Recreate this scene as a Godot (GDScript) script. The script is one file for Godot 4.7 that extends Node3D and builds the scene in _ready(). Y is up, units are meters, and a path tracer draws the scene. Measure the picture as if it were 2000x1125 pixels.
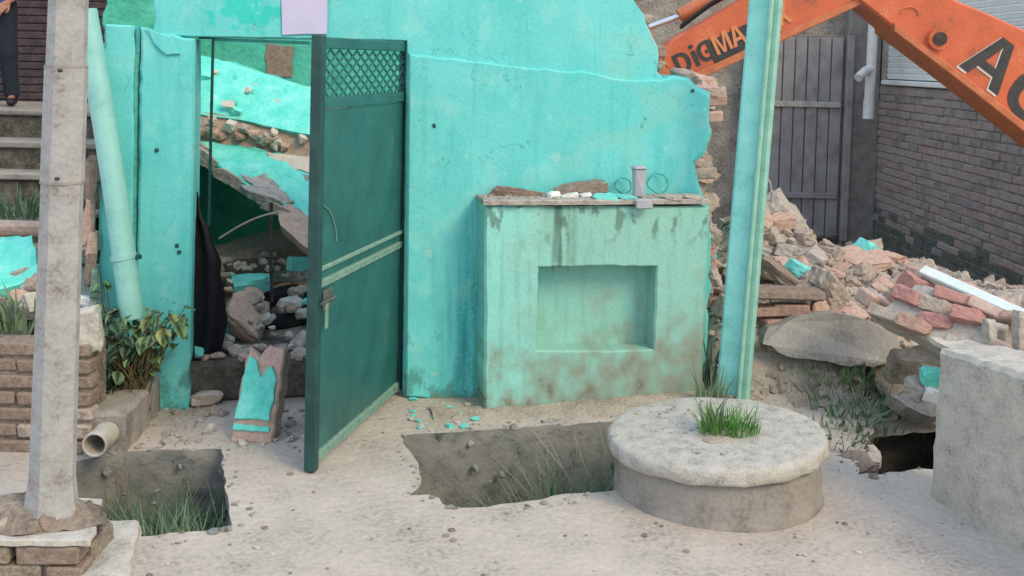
extends Node3D
# A half-demolished turquoise house on a village lane: camera, sky and sun first, then ground, house, things.

const F := 2100.0          # focal length of the photograph in its own pixels
var CB: Basis              # camera orientation
var CP := Vector3(0, 1.8, 0)
var M := {}                # materials
var used := {}
var rng := RandomNumberGenerator.new()
var house: Node3D
var HX: Transform3D        # the facade's own frame: x along the wall, y up, z outwards
var holes: Array[PackedVector2Array] = []
var gn := FastNoiseLite.new()
var bn := FastNoiseLite.new()

# ------------------------------------------------------------------ measuring: a direction of view, cut with a real plane
func ray(px, py) -> Vector3:
	return CB * Vector3((px - 1000.0) / F, -(py - 258.0) / F, -1.0)
func gp(px, py, y := 0.0) -> Vector3:
	var d := ray(px, py)
	return CP + d * ((y - CP.y) / d.y)
func zp(px, py, z) -> Vector3:
	var d := ray(px, py)
	return CP + d * ((-z - CP.z) / d.z)
func xp(px, py, x) -> Vector3:
	var d := ray(px, py)
	return CP + d * (x / d.x)
func fl(px, py, w := 0.0) -> Vector3:      # on the facade, w metres in front of it, in the facade's frame
	var inv := HX.affine_inverse()
	var o := inv * CP
	var d := inv.basis * ray(px, py)
	return o + d * ((w - o.z) / d.z)
func fl2(px, py, w := 0.0) -> Vector2:
	var p := fl(px, py, w)
	return Vector2(p.x, p.y)
func fpoly(a: Array, w := 0.0) -> PackedVector2Array:
	var r := PackedVector2Array()
	for i in range(0, a.size(), 2): r.append(fl2(a[i], a[i + 1], w))
	return r

# ------------------------------------------------------------------ naming
func numbered(n: String) -> String:
	var k: int = used.get(n, 0)
	used[n] = k + 1
	return n if k == 0 else "%s_%03d" % [n, k]
func tag(o: Node3D, label: String, category: String, group := "") -> Node3D:
	o.set_meta("label", label); o.set_meta("category", category)
	if group != "": o.set_meta("group", group)
	return o
const ORD := ["first", "second", "third", "fourth", "fifth", "sixth", "seventh", "eighth", "ninth", "tenth"]
func thing(called: String, label: String, category: String, at := Vector3.ZERO, turn := 0.0, group := "") -> Node3D:
	var o := Node3D.new()
	o.name = numbered(called)
	add_child(o)
	o.position = at; o.rotation.y = turn
	return tag(o, label, category, group)
func put(called: String, mesh: Mesh, m: Material, parent: Node3D = null, xf := Transform3D.IDENTITY) -> MeshInstance3D:
	var o := MeshInstance3D.new()
	o.mesh = mesh
	o.material_override = m
	o.transform = xf
	if parent == null:
		o.name = numbered(called); add_child(o)
	else:
		o.name = called; parent.add_child(o, true)
	if called == "foliage": o.set_meta("kind", "stuff")
	return o
func struct(called: String, mesh: Mesh, m: Material) -> MeshInstance3D:
	var o := put(called, mesh, m)
	o.set_meta("kind", "structure")
	return o

# ------------------------------------------------------------------ mesh helpers
func begin(flat := true) -> SurfaceTool:
	var st := SurfaceTool.new()
	st.begin(Mesh.PRIMITIVE_TRIANGLES)
	st.set_smooth_group(-1 if flat else 0)
	return st
func fin(st: SurfaceTool) -> ArrayMesh:
	st.generate_normals()
	return st.commit()
func tri(st: SurfaceTool, a: Vector3, b: Vector3, c: Vector3):
	st.add_vertex(a); st.add_vertex(b); st.add_vertex(c)
func quad(st: SurfaceTool, a: Vector3, b: Vector3, c: Vector3, d: Vector3):
	tri(st, a, b, c); tri(st, a, c, d)
func bbox(st: SurfaceTool, xf: Transform3D, s: Vector3, bev := 0.006, jit := 0.0):   # a box centred on xf with chamfered edges
	var h := s / 2.0
	bev = min(bev, min(h.x, min(h.y, h.z)) * 0.8)
	var j := {}
	for sx in [-1, 1]:
		for sy in [-1, 1]:
			for sz in [-1, 1]:
				j[Vector3i(sx, sy, sz)] = Vector3(rng.randf_range(-jit, jit), rng.randf_range(-jit, jit), rng.randf_range(-jit, jit)) if jit > 0 else Vector3.ZERO
	var P := func(sx, sy, sz, ax):      # corner vertex that lies on the face across axis ax
		var p := Vector3(sx * (h.x - bev), sy * (h.y - bev), sz * (h.z - bev))
		p[ax] = [sx, sy, sz][ax] * h[ax]
		return xf * (p + j[Vector3i(sx, sy, sz)])
	for ax in 3:
		var u := (ax + 1) % 3
		var v := (ax + 2) % 3
		for s1 in [-1, 1]:
			var q := []
			for c in [[-1, -1], [1, -1], [1, 1], [-1, 1]]:
				var k := [0, 0, 0]
				k[ax] = s1; k[u] = c[0]; k[v] = c[1]
				q.append(P.call(k[0], k[1], k[2], ax))
			if s1 < 0: quad(st, q[0], q[1], q[2], q[3])
			else: quad(st, q[3], q[2], q[1], q[0])
	for ax in 3:                        # edges parallel to ax
		var u := (ax + 1) % 3
		var v := (ax + 2) % 3
		for su in [-1, 1]:
			for sv in [-1, 1]:
				var k0 := [0, 0, 0]
				k0[ax] = -1; k0[u] = su; k0[v] = sv
				var k1 := k0.duplicate()
				k1[ax] = 1
				var a = P.call(k0[0], k0[1], k0[2], u)
				var b = P.call(k1[0], k1[1], k1[2], u)
				var c = P.call(k1[0], k1[1], k1[2], v)
				var d = P.call(k0[0], k0[1], k0[2], v)
				if su * sv > 0: quad(st, a, b, c, d)
				else: quad(st, d, c, b, a)
	for sx in [-1, 1]:
		for sy in [-1, 1]:
			for sz in [-1, 1]:
				var a = P.call(sx, sy, sz, 0)
				var b = P.call(sx, sy, sz, 1)
				var c = P.call(sx, sy, sz, 2)
				if sx * sy * sz > 0: tri(st, a, c, b)
				else: tri(st, a, b, c)
func box_mesh(s: Vector3, bev := 0.006, jit := 0.0) -> ArrayMesh:
	var st := begin()
	bbox(st, Transform3D.IDENTITY, s, bev, jit)
	return fin(st)
func jag(p: PackedVector2Array, step: float, amp: float, sd := 1, keep: Array = []) -> PackedVector2Array:   # broken edge: points along the outline pushed about
	var r := PackedVector2Array()
	var g := RandomNumberGenerator.new()
	g.seed = sd
	for i in p.size():
		var a := p[i]
		var b := p[(i + 1) % p.size()]
		var n: int = max(1, int(a.distance_to(b) / step))
		var nn := (b - a).orthogonal().normalized()
		var am := amp * 0.12 if i in keep else amp
		for k in n:
			var q := a.lerp(b, float(k) / n)
			if k > 0: q += nn * g.randf_range(-am, am)
			r.append(q)
	return r
func slab(p: PackedVector2Array, w0: float, w1: float, bev := 0.006, uvbox := Rect2()) -> ArrayMesh:   # an outline in x,y given depth from w0 (back) to w1 (front), front edge chamfered
	if Geometry2D.is_polygon_clockwise(p): p.reverse()
	var n := p.size()
	var inn := PackedVector2Array()
	for i in n:
		var a := p[(i + n - 1) % n]
		var b := p[i]
		var c := p[(i + 1) % n]
		var d := ((b - a).normalized() + (c - b).normalized()).normalized()
		inn.append(b + Vector2(-d.y, d.x) * bev)
	var t := Geometry2D.triangulate_polygon(inn)
	if t.is_empty():
		inn = p; t = Geometry2D.triangulate_polygon(p)
	if t.is_empty(): print("triangulation failed ", n)
	var st := begin()
	var V := func(q: Vector2, w: float):
		if uvbox.size.x > 0: st.set_uv(Vector2((q.x - uvbox.position.x) / uvbox.size.x, 1.0 - (q.y - uvbox.position.y) / uvbox.size.y))
		st.add_vertex(Vector3(q.x, q.y, w))
	for i in range(0, t.size(), 3):
		for k in [0, 2, 1]: V.call(inn[t[i + k]], w1)
		for k in [0, 1, 2]: V.call(p[t[i + k]], w0)
	for i in n:
		var j := (i + 1) % n
		for e in [[inn[i], w1, inn[j], p[j], p[i], w1 - bev], [p[i], w1 - bev, p[j], p[j], p[i], w0]]:
			V.call(e[0], e[1]); V.call(e[2], e[1]); V.call(e[3], e[5])
			V.call(e[0], e[1]); V.call(e[3], e[5]); V.call(e[4], e[5])
	return fin(st)
func solid(pts: Array, push: Vector3, bev := 0.0) -> ArrayMesh:     # a plate whose outline is given in space, given thickness along push
	var c := Vector3.ZERO
	for q in pts: c += q
	c /= pts.size()
	var nz := -push.normalized()
	var ux: Vector3 = (pts[1] - pts[0])
	ux = (ux - nz * ux.dot(nz)).normalized()
	var uy := nz.cross(ux)
	var p2 := PackedVector2Array()
	for q in pts: p2.append(Vector2((q - c).dot(ux), (q - c).dot(uy)))
	var t := Geometry2D.triangulate_polygon(p2)
	var st := begin()
	for i in range(0, t.size(), 3):
		tri(st, pts[t[i]], pts[t[i + 1]], pts[t[i + 2]])
		tri(st, pts[t[i]] + push, pts[t[i + 2]] + push, pts[t[i + 1]] + push)
	for i in pts.size():
		var j := (i + 1) % pts.size()
		quad(st, pts[i], pts[j], pts[j] + push, pts[i] + push)
	return fin(st)
func jag3(pts: Array, step: float, amp: float, sd := 1, keep: Array = []) -> Array:
	var g := RandomNumberGenerator.new()
	g.seed = sd
	var r := []
	for i in pts.size():
		var a: Vector3 = pts[i]
		var b: Vector3 = pts[(i + 1) % pts.size()]
		var n: int = max(1, int(a.distance_to(b) / step))
		var am := 0.0 if i in keep else amp
		for k in n:
			var q := a.lerp(b, float(k) / n)
			if k > 0: q += Vector3(g.randf_range(-am, am), g.randf_range(-am, am), 0)
			r.append(q)
	return r
func tube(st: SurfaceTool, pts: Array, rad, sides := 8, caps := true):
	var n := pts.size()
	var prev := Vector3.ZERO
	var rings := []
	for i in n:
		var d: Vector3 = (pts[min(i + 1, n - 1)] - pts[max(i - 1, 0)]).normalized()
		var u := prev
		if i == 0: u = Vector3.UP if abs(d.y) < 0.9 else Vector3.RIGHT
		u = (u - d * u.dot(d)).normalized()
		prev = u
		var v := d.cross(u)
		var r: float = rad[i] if rad is Array else rad
		var ring := []
		for k in sides:
			var a := TAU * k / sides
			ring.append(pts[i] + (u * cos(a) + v * sin(a)) * r)
		rings.append(ring)
	for i in n - 1:
		for k in sides:
			var l := (k + 1) % sides
			quad(st, rings[i][k], rings[i][l], rings[i + 1][l], rings[i + 1][k])
	if caps:
		for k in range(1, sides - 1):
			tri(st, rings[0][0], rings[0][k + 1], rings[0][k])
			tri(st, rings[n - 1][0], rings[n - 1][k], rings[n - 1][k + 1])
func tube_mesh(pts: Array, rad, sides := 10, caps := true) -> ArrayMesh:
	var st := begin(caps == false)
	st.set_smooth_group(0 if sides > 6 else -1)
	tube(st, pts, rad, sides, false)
	if caps:
		st.set_smooth_group(-1)
		tube(st, [pts[0], pts[0] + (pts[1] - pts[0]) * 0.001], rad[0] if rad is Array else rad, sides)
		var e = pts[pts.size() - 1]
		tube(st, [e, e + (e - pts[pts.size() - 2]) * 0.001], rad[rad.size() - 1] if rad is Array else rad, sides)
	return fin(st)
func lathe(prof: Array, n: int, wob := 0.0, sd := 1, smooth := true) -> ArrayMesh:    # prof: Vector2(radius, y)
	var st := begin(not smooth)
	var g := FastNoiseLite.new()
	g.seed = sd; g.frequency = 1.0
	var P := func(k, i):
		var a: float = TAU * k / n
		var r: float = prof[i].x
		var y: float = prof[i].y
		if wob > 0 and r > 0.001:
			r += wob * g.get_noise_3d(cos(a) * 3.0, y * 14.0, sin(a) * 3.0) + wob * 0.7 * g.get_noise_3d(cos(a) * 14.0, y * 30.0, sin(a) * 14.0)
			y += wob * 0.8 * g.get_noise_3d(cos(a) * 6.0 * r + 9.0, 7.0, sin(a) * 6.0 * r)
		return Vector3(cos(a) * r, y, sin(a) * r)
	for i in prof.size() - 1:
		for k in n:
			quad(st, P.call(k, i), P.call((k + 1) % n, i), P.call((k + 1) % n, i + 1), P.call(k, i + 1))
	return fin(st)
func chunk(sd: int, s: Vector3, cuts := 4, rough := 0.25, N := 5) -> ArrayMesh:   # a broken lump: a box with corners knocked off
	var g := RandomNumberGenerator.new()
	g.seed = sd
	var pl := []
	for ax in 3:
		for sg in [-1.0, 1.0]:
			var nrm := Vector3.ZERO
			nrm[ax] = sg
			nrm = (nrm + Vector3(g.randf_range(-rough, rough), g.randf_range(-rough, rough), g.randf_range(-rough, rough)) * 0.5).normalized()
			pl.append([nrm, s[ax] * 0.5 * g.randf_range(0.82, 1.05)])
	for k in cuts:
		var nrm := Vector3(g.randf_range(-1, 1), g.randf_range(-1, 1), g.randf_range(-1, 1)).normalized()
		var ext := (nrm.abs() * s * 0.5)
		pl.append([nrm, (ext.x + ext.y + ext.z) * g.randf_range(0.52, 0.8)])
	var st := begin()
	var rn := fnoise(sd, 1)
	var R := func(d: Vector3):
		d = d * s
		var r := 9.0
		for q in pl:
			var c: float = q[0].dot(d)
			if c > 0.0001: r = min(r, q[1] / c)
		return d * r * (1.0 + 0.07 * rn.get_noise_3dv(d.normalized() * 2.2) + 0.04 * rn.get_noise_3dv(d.normalized() * 6.0))
	for ax in 3:
		for sg in [-1.0, 1.0]:
			for i in N:
				for k in N:
					var q := []
					for c in [[0, 0], [1, 0], [1, 1], [0, 1]]:
						var d := Vector3.ZERO
						d[ax] = sg
						d[(ax + 1) % 3] = (2.0 * (i + c[0]) / N - 1.0)
						d[(ax + 2) % 3] = (2.0 * (k + c[1]) / N - 1.0)
						q.append(R.call(d))
					if sg < 0: quad(st, q[0], q[1], q[2], q[3])
					else: quad(st, q[3], q[2], q[1], q[0])
	return fin(st)
func rot(ax: float, ay: float, az: float) -> Basis:
	return Basis.from_euler(Vector3(ax, ay, az))
func rrot() -> Basis:
	return rot(rng.randf_range(-3, 3), rng.randf_range(-3, 3), rng.randf_range(-3, 3))
func yaw_tilt(t: float) -> Basis:
	return rot(rng.randf_range(-t, t), rng.randf_range(-3.1, 3.1), rng.randf_range(-t, t))

# ------------------------------------------------------------------ materials
var noise_cache := {}
func noise_bytes(sd: int, freq: float, oct := 4, size := 512) -> PackedByteArray:
	var key := "%d %f %d %d" % [sd, freq, oct, size]
	if not noise_cache.has(key):
		var n := FastNoiseLite.new()
		n.seed = sd; n.frequency = freq; n.fractal_octaves = oct
		n.noise_type = FastNoiseLite.TYPE_SIMPLEX_SMOOTH
		noise_cache[key] = n.get_seamless_image(size, size).get_data()
	return noise_cache[key]
var normal_cache := {}
func normal_tex(sd: int, freq: float, depth: float) -> ImageTexture:
	var key := "%d %f %f" % [sd, freq, depth]
	if not normal_cache.has(key):
		var im := Image.create_from_data(512, 512, false, Image.FORMAT_L8, noise_bytes(sd, freq))
		im.convert(Image.FORMAT_RGBA8)
		im.bump_map_to_normal_map(depth)
		normal_cache[key] = ImageTexture.create_from_image(im)
	return normal_cache[key]
func grained(cols: Array, tile: float, rough := 0.9, bump := 5.0, sd := 1, coarse := 0.008, fine := 0.07, mix := 0.5, contrast := 1.5) -> StandardMaterial3D:   # colours run from the dark grains to the light ones
	var a := noise_bytes(sd, coarse)
	var b := noise_bytes(sd + 7, fine)
	var lut := PackedByteArray()
	for i in 256:
		var t: float = clamp((i / 255.0 - 0.5) * contrast + 0.5, 0.0, 0.9999) * (cols.size() - 1)
		var c: Color = cols[int(t)].lerp(cols[int(t) + 1], t - int(t))
		lut.append(int(c.r * 255)); lut.append(int(c.g * 255)); lut.append(int(c.b * 255))
	var d := PackedByteArray()
	d.resize(512 * 512 * 3)
	var w := int(mix * 256)
	for i in 512 * 512:
		var v := ((a[i] * (256 - w) + b[i] * w) >> 8) * 3
		var o := i * 3
		d[o] = lut[v]; d[o + 1] = lut[v + 1]; d[o + 2] = lut[v + 2]
	var m := StandardMaterial3D.new()
	m.albedo_texture = ImageTexture.create_from_image(Image.create_from_data(512, 512, false, Image.FORMAT_RGB8, d))
	m.roughness = rough
	m.uv1_triplanar = true
	m.uv1_world_triplanar = true
	m.uv1_scale = Vector3.ONE / tile
	if bump > 0:
		m.normal_enabled = true
		m.normal_texture = normal_tex(3, 0.05, bump)
	return m
func plain(c: Color, rough := 0.8, metal := 0.0) -> StandardMaterial3D:
	var m := StandardMaterial3D.new()
	m.albedo_color = c; m.roughness = rough; m.metallic = metal
	return m
func C(r, g, b) -> Color:
	return Color8(int(r), int(g), int(b))
func fnoise(sd: int, oct := 4) -> FastNoiseLite:
	var n := FastNoiseLite.new()
	n.seed = sd; n.frequency = 1.0; n.fractal_octaves = oct
	n.noise_type = FastNoiseLite.TYPE_SIMPLEX_SMOOTH
	return n
func sst(a: float, b: float, x: float) -> float:
	return smoothstep(a, b, x)
# painted plaster with patches, runs of dirt and flaking, over a rectangle of the wall in metres
func plaster(box: Rect2, res: int, fn: Callable, rough := 0.85) -> StandardMaterial3D:
	var w := int(box.size.x * res)
	var h := int(box.size.y * res)
	var d := PackedByteArray()
	d.resize(w * h * 3)
	var o := 0
	for j in h:
		var y := box.end.y - (j + 0.5) / res
		for i in w:
			var c: Color = fn.call(box.position.x + (i + 0.5) / res, y)
			d[o] = int(clamp(c.r, 0, 1) * 255); d[o + 1] = int(clamp(c.g, 0, 1) * 255); d[o + 2] = int(clamp(c.b, 0, 1) * 255)
			o += 3
	var m := StandardMaterial3D.new()
	m.albedo_texture = ImageTexture.create_from_image(Image.create_from_data(w, h, false, Image.FORMAT_RGB8, d))
	m.roughness = rough
	m.normal_enabled = true
	m.normal_texture = normal_tex(5, 0.02, 1.0)
	return m

func make_materials():
	M.ground = grained([C(122, 114, 105), C(156, 147, 137), C(172, 163, 152), C(179, 169, 157), C(185, 175, 163), C(197, 188, 176)], 1.9, 0.95, 1.5, 11, 0.008, 0.12, 0.5, 1.2)
	M.pale_dirt = grained([C(120, 110, 98), C(152, 142, 128), C(170, 160, 145), C(184, 174, 158)], 0.8, 0.95, 3.0, 57)
	M.dirt = grained([C(76, 68, 59), C(112, 102, 90), C(138, 127, 113), C(158, 147, 131)], 0.9, 0.97, 4.0, 12)
	M.mud = grained([C(44, 42, 36), C(70, 67, 59), C(96, 91, 81), C(114, 109, 97)], 1.1, 0.9, 3.0, 13, 0.012, 0.06, 0.4)
	M.drain = grained([C(56, 58, 55), C(114, 117, 113), C(136, 138, 133), C(142, 143, 138), C(147, 148, 142), C(152, 152, 146)], 0.9, 0.92, 1.5, 14, 0.014, 0.09, 0.3, 1.5)
	M.concrete = grained([C(112, 108, 100), C(138, 133, 125), C(150, 145, 136), C(162, 157, 147)], 1.1, 0.92, 1.6, 15, 0.01, 0.08, 0.45)
	M.pale_concrete = grained([C(140, 136, 127), C(172, 168, 158), C(186, 182, 172), C(196, 192, 182)], 0.8, 0.92, 1.8, 16, 0.012, 0.09, 0.45)
	M.lid = grained([C(112, 108, 100), C(150, 146, 137), C(170, 166, 156), C(178, 174, 164), C(188, 184, 174)], 0.7, 0.93, 2.5, 59, 0.016, 0.1, 0.5, 1.6)
	M.block_concrete = grained([C(136, 132, 123), C(166, 161, 150), C(180, 175, 163), C(192, 187, 174)], 0.9, 0.93, 1.6, 17, 0.014, 0.09, 0.5)
	M.rubble = grained([C(108, 98, 88), C(150, 138, 126), C(174, 161, 148), C(194, 182, 169)], 0.5, 0.95, 4.0, 18, 0.02, 0.1, 0.5)
	M.rubble_pink = grained([C(146, 118, 105), C(174, 146, 131), C(188, 162, 148), C(200, 180, 167)], 0.5, 0.95, 3.5, 19, 0.02, 0.1, 0.5)
	M.rubble_grey = grained([C(116, 111, 104), C(152, 146, 138), C(172, 165, 156), C(188, 182, 173)], 0.5, 0.95, 3.5, 20, 0.02, 0.1, 0.5)
	M.brick = grained([C(128, 102, 89), C(152, 122, 107), C(167, 138, 123), C(180, 157, 143)], 0.45, 0.93, 3.5, 21, 0.02, 0.1, 0.5)
	M.brick_red = grained([C(142, 98, 92), C(162, 114, 106), C(174, 132, 123), C(184, 154, 144)], 0.45, 0.93, 3.0, 22, 0.02, 0.1, 0.5)
	M.brick_old = grained([C(98, 84, 74), C(124, 108, 96), C(140, 125, 112), C(152, 139, 126)], 0.5, 0.95, 3.5, 23, 0.02, 0.1, 0.5)
	M.dark_brick = grained([C(112, 102, 98), C(140, 129, 124), C(152, 141, 135), C(164, 155, 149)], 0.6, 0.93, 3.0, 24, 0.02, 0.1, 0.5)
	M.dark_brick_red = grained([C(114, 99, 94), C(143, 126, 119), C(155, 138, 130), C(164, 150, 142)], 0.6, 0.93, 3.0, 25, 0.02, 0.1, 0.5)
	M.dark_green_brick = grained([C(60, 66, 58), C(82, 88, 80), C(96, 101, 93), C(112, 114, 105)], 0.6, 0.95, 3.0, 58)  # darker greenish tone for the lowest brick courses
	M.dark_mortar = grained([C(108, 103, 99), C(132, 127, 122), C(148, 143, 137)], 0.7, 0.95, 3.0, 26)
	M.dark_wall = grained([C(50, 41, 44), C(66, 55, 58), C(78, 67, 69), C(92, 80, 81)], 0.8, 0.95, 3.0, 27)
	M.grey_wall = grained([C(106, 100, 93), C(136, 129, 120), C(154, 147, 137), C(166, 160, 150)], 1.2, 0.95, 3.0, 28)
	M.teal = grained([C(78, 168, 158), C(96, 190, 182), C(106, 198, 191), C(114, 204, 197), C(136, 208, 202)], 1.4, 0.8, 1.2, 29, 0.008, 0.05, 0.3)
	M.teal_bright = grained([C(66, 186, 168), C(84, 202, 184), C(100, 210, 194), C(128, 218, 204), C(160, 224, 214)], 1.0, 0.8, 2.5, 30, 0.012, 0.06, 0.35)
	M.teal_green = grained([C(54, 140, 120), C(66, 164, 142), C(76, 178, 154), C(92, 190, 166)], 1.3, 0.85, 2.5, 31, 0.008, 0.05, 0.35)
	M.teal_dark = grained([C(50, 130, 124), C(72, 160, 152), C(90, 178, 168)], 0.8, 0.85, 3.0, 32)
	M.gate = grained([C(28, 72, 69), C(35, 88, 84), C(38, 94, 90), C(42, 99, 95), C(62, 114, 107)], 0.9, 0.42, 0.5, 33, 0.006, 0.09, 0.35)
	M.gate_dark = grained([C(18, 52, 50), C(24, 64, 61), C(29, 72, 69), C(42, 86, 81)], 0.7, 0.45, 0.6, 34, 0.01, 0.09, 0.35)
	M.gate_worn = grained([C(70, 118, 108), C(104, 140, 126), C(126, 156, 140), C(150, 168, 150)], 0.5, 0.6, 2.0, 35, 0.02, 0.1, 0.5)
	M.steel = grained([C(60, 60, 58), C(84, 82, 78), C(108, 104, 98)], 0.3, 0.5, 2.0, 36)
	M.pole_grey = grained([C(116, 108, 98), C(146, 144, 140), C(156, 156, 154), C(164, 163, 160), C(176, 170, 156)], 1.0, 0.92, 1.4, 37, 0.014, 0.1, 0.4, 1.6)
	M.pole_teal = grained([C(104, 186, 174), C(126, 204, 195), C(136, 210, 203), C(148, 214, 208)], 0.9, 0.6, 0.6, 38, 0.01, 0.07, 0.35)
	M.pole_green = grained([C(104, 158, 138), C(126, 180, 162), C(138, 190, 172), C(152, 196, 178)], 0.7, 0.6, 0.6, 39, 0.012, 0.08, 0.4)
	M.pvc = grained([C(116, 176, 168), C(136, 194, 186), C(146, 202, 194)], 1.0, 0.45, 0.5, 40, 0.01, 0.06, 0.3)
	M.white_pvc = grained([C(186, 186, 182), C(206, 206, 202), C(216, 216, 212)], 0.8, 0.5, 0.5, 41)
	M.old_pvc = grained([C(146, 142, 132), C(176, 172, 160), C(194, 190, 178)], 0.5, 0.6, 2.0, 42)
	M.orange = grained([C(150, 84, 54), C(186, 92, 54), C(198, 96, 57), C(203, 101, 61), C(206, 122, 86)], 1.2, 0.42, 0.5, 43, 0.006, 0.08, 0.3)
	M.orange_dusty = grained([C(158, 92, 56), C(180, 102, 64), C(192, 110, 72), C(188, 126, 92)], 0.8, 0.6, 0.8, 44, 0.012, 0.08, 0.4)
	M.ink = grained([C(38, 40, 44), C(52, 52, 52), C(66, 62, 56)], 0.5, 0.6, 0.5, 45)
	M.letter_orange = plain(C(206, 128, 82), 0.6)
	M.letter_edge = plain(C(206, 196, 186), 0.6)
	M.chrome = plain(C(206, 208, 210), 0.25, 0.8)
	M.white_slat = grained([C(206, 212, 208), C(222, 227, 223), C(232, 235, 231)], 0.8, 0.5, 0.8, 46)
	M.white_paint = grained([C(186, 200, 192), C(214, 224, 216), C(226, 234, 228)], 0.4, 0.6, 1.5, 47)
	M.cream = grained([C(170, 158, 144), C(200, 188, 174), C(214, 204, 190)], 0.4, 0.85, 2.5, 48)
	M.door = grained([C(120, 116, 115), C(138, 134, 133), C(148, 144, 143), C(158, 153, 151)], 0.9, 0.55, 0.6, 49, 0.006, 0.08, 0.3)
	M.paper = grained([C(182, 180, 208), C(190, 187, 214), C(196, 193, 220)], 0.6, 0.85, 0.4, 50)
	M.white_plastic = grained([C(200, 206, 206), C(220, 224, 222), C(230, 232, 230)], 0.3, 0.4, 1.0, 51)
	M.pink = grained([C(140, 150, 152), C(160, 164, 170), C(172, 172, 180)], 0.3, 0.7, 1.5, 52)
	M.black_cloth = grained([C(12, 14, 20), C(18, 20, 27), C(26, 28, 35)], 0.3, 0.95, 4.0, 53)
	M.rubber = plain(C(26, 26, 27), 0.75)
	M.dark_debris = grained([C(40, 38, 36), C(66, 60, 56), C(90, 82, 76)], 0.4, 0.95, 5.0, 54)
	M.blue_cloth = grained([C(24, 44, 124), C(32, 56, 146), C(42, 68, 162)], 0.3, 0.9, 2.0, 55)
	M.navy = grained([C(16, 24, 36), C(22, 31, 45), C(30, 40, 54)], 0.3, 0.9, 2.0, 56)
	M.skin = plain(C(150, 104, 84), 0.6)
	M.hair = plain(C(22, 18, 17), 0.7)
	M.shoe = plain(C(24, 22, 22), 0.6)
	for e in [["leaf", C(108, 140, 92)], ["leaf_pale", C(146, 160, 104)], ["leaf_dark", C(64, 94, 70)], ["grass", C(78, 132, 54)], ["weed", C(106, 128, 98)], ["weed_dry", C(140, 138, 102)]]:
		var m := plain(e[1], 0.7)
		m.backlight = Color(0.25, 0.3, 0.1)
		m.cull_mode = BaseMaterial3D.CULL_DISABLED
		M[e[0]] = m
	M.stem = plain(C(92, 84, 58), 0.9)
	var n1 := fnoise(61)
	var n2 := fnoise(62, 5)
	var n3 := fnoise(63, 2)
	var blot := fl2(478, 22)
	var std := fl2(915, 600)
	M.wall = plaster(Rect2(-2.2, -0.3, 4.2, 3.3), 190, func(u: float, v: float):
		var a := n1.get_noise_2d(u * 1.1, v * 1.1)
		var s := n2.get_noise_2d(u * 13.0, v * 1.0)
		var g := n2.get_noise_2d(u * 42.0, v * 42.0)
		var c := C(97, 199, 196).lerp(C(108, 205, 203), clamp(a * 1.4 + 0.5, 0, 1))
		c = c.lerp(C(80, 184, 178), sst(0.12, 0.5, s) * 0.35)
		c = c.lerp(C(136, 208, 202), sst(0.18, 0.5, n2.get_noise_2d(u * 4.0 + 30.0, v * 3.0)) * 0.5)
		c = c.lerp(C(64, 186, 180), sst(0.2, 0.42, n1.get_noise_2d(u * 2.6 + 9.0, v * 2.0)) * 0.2)
		var d := n2.get_noise_2d(u * 7.0 + 50.0, v * 4.5) * 0.9 + g * 0.35
		c = c.lerp(C(72, 138, 130), sst(0.05, 0.42, d + (0.16 - v) * 1.3) * 0.75)
		c = c.lerp(C(112, 118, 104), sst(0.1, 0.4, d * 0.6 + (0.03 - v) * 4.0) * 0.8)
		var k := exp(-pow((u - std.x) / 0.13, 2.0)) * sst(1.12, 0.75, v)
		c = c.lerp(C(46, 150, 148), k * sst(-0.25, 0.35, s + g * 0.5) * 0.7)
		c = c.lerp(C(126, 196, 184), sst(0.0, 0.45, n1.get_noise_2d(u * 1.7 + 70.0, v * 2.4)) * sst(0.3, 0.9, u) * 0.6)
		var ck := abs(n2.get_noise_2d(u * 2.2 + 15.0, v * 2.2 + 8.0))
		c = c.lerp(C(70, 150, 146), sst(0.010, 0.003, ck) * sst(0.05, 0.3, n1.get_noise_2d(u * 1.5 + 3.0, v * 1.5)) * 0.7)
		var fk := n2.get_noise_2d(u * 5.5 + 21.0, v * 5.5 + 2.0) + g * 0.25
		c = c.lerp(C(160, 200, 192), sst(0.58, 0.62, fk) * 0.6)
		var q := Vector2((u - blot.x) / 0.16, (v - blot.y) / 0.09).length() + n3.get_noise_2d(u * 12.0, v * 12.0) * 0.9
		c = c.lerp(C(40, 196, 184), sst(1.0, 0.6, q) * 0.8)
		c = c.lerp(C(60, 90, 88), sst(0.80, 0.86, n3.get_noise_2d(u * 11.0 + 4.0, v * 11.0)) * 0.6)
		return c.lightened(0.06 * max(g, 0.0)).darkened(0.07 * max(-g, 0.0)), 0.82)
	var drip := fl2(1098, 460, 0.25).x
	var sl := fl2(947, 600, 0.25).x
	var sr := fl2(1385, 600, 0.25).x
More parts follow.
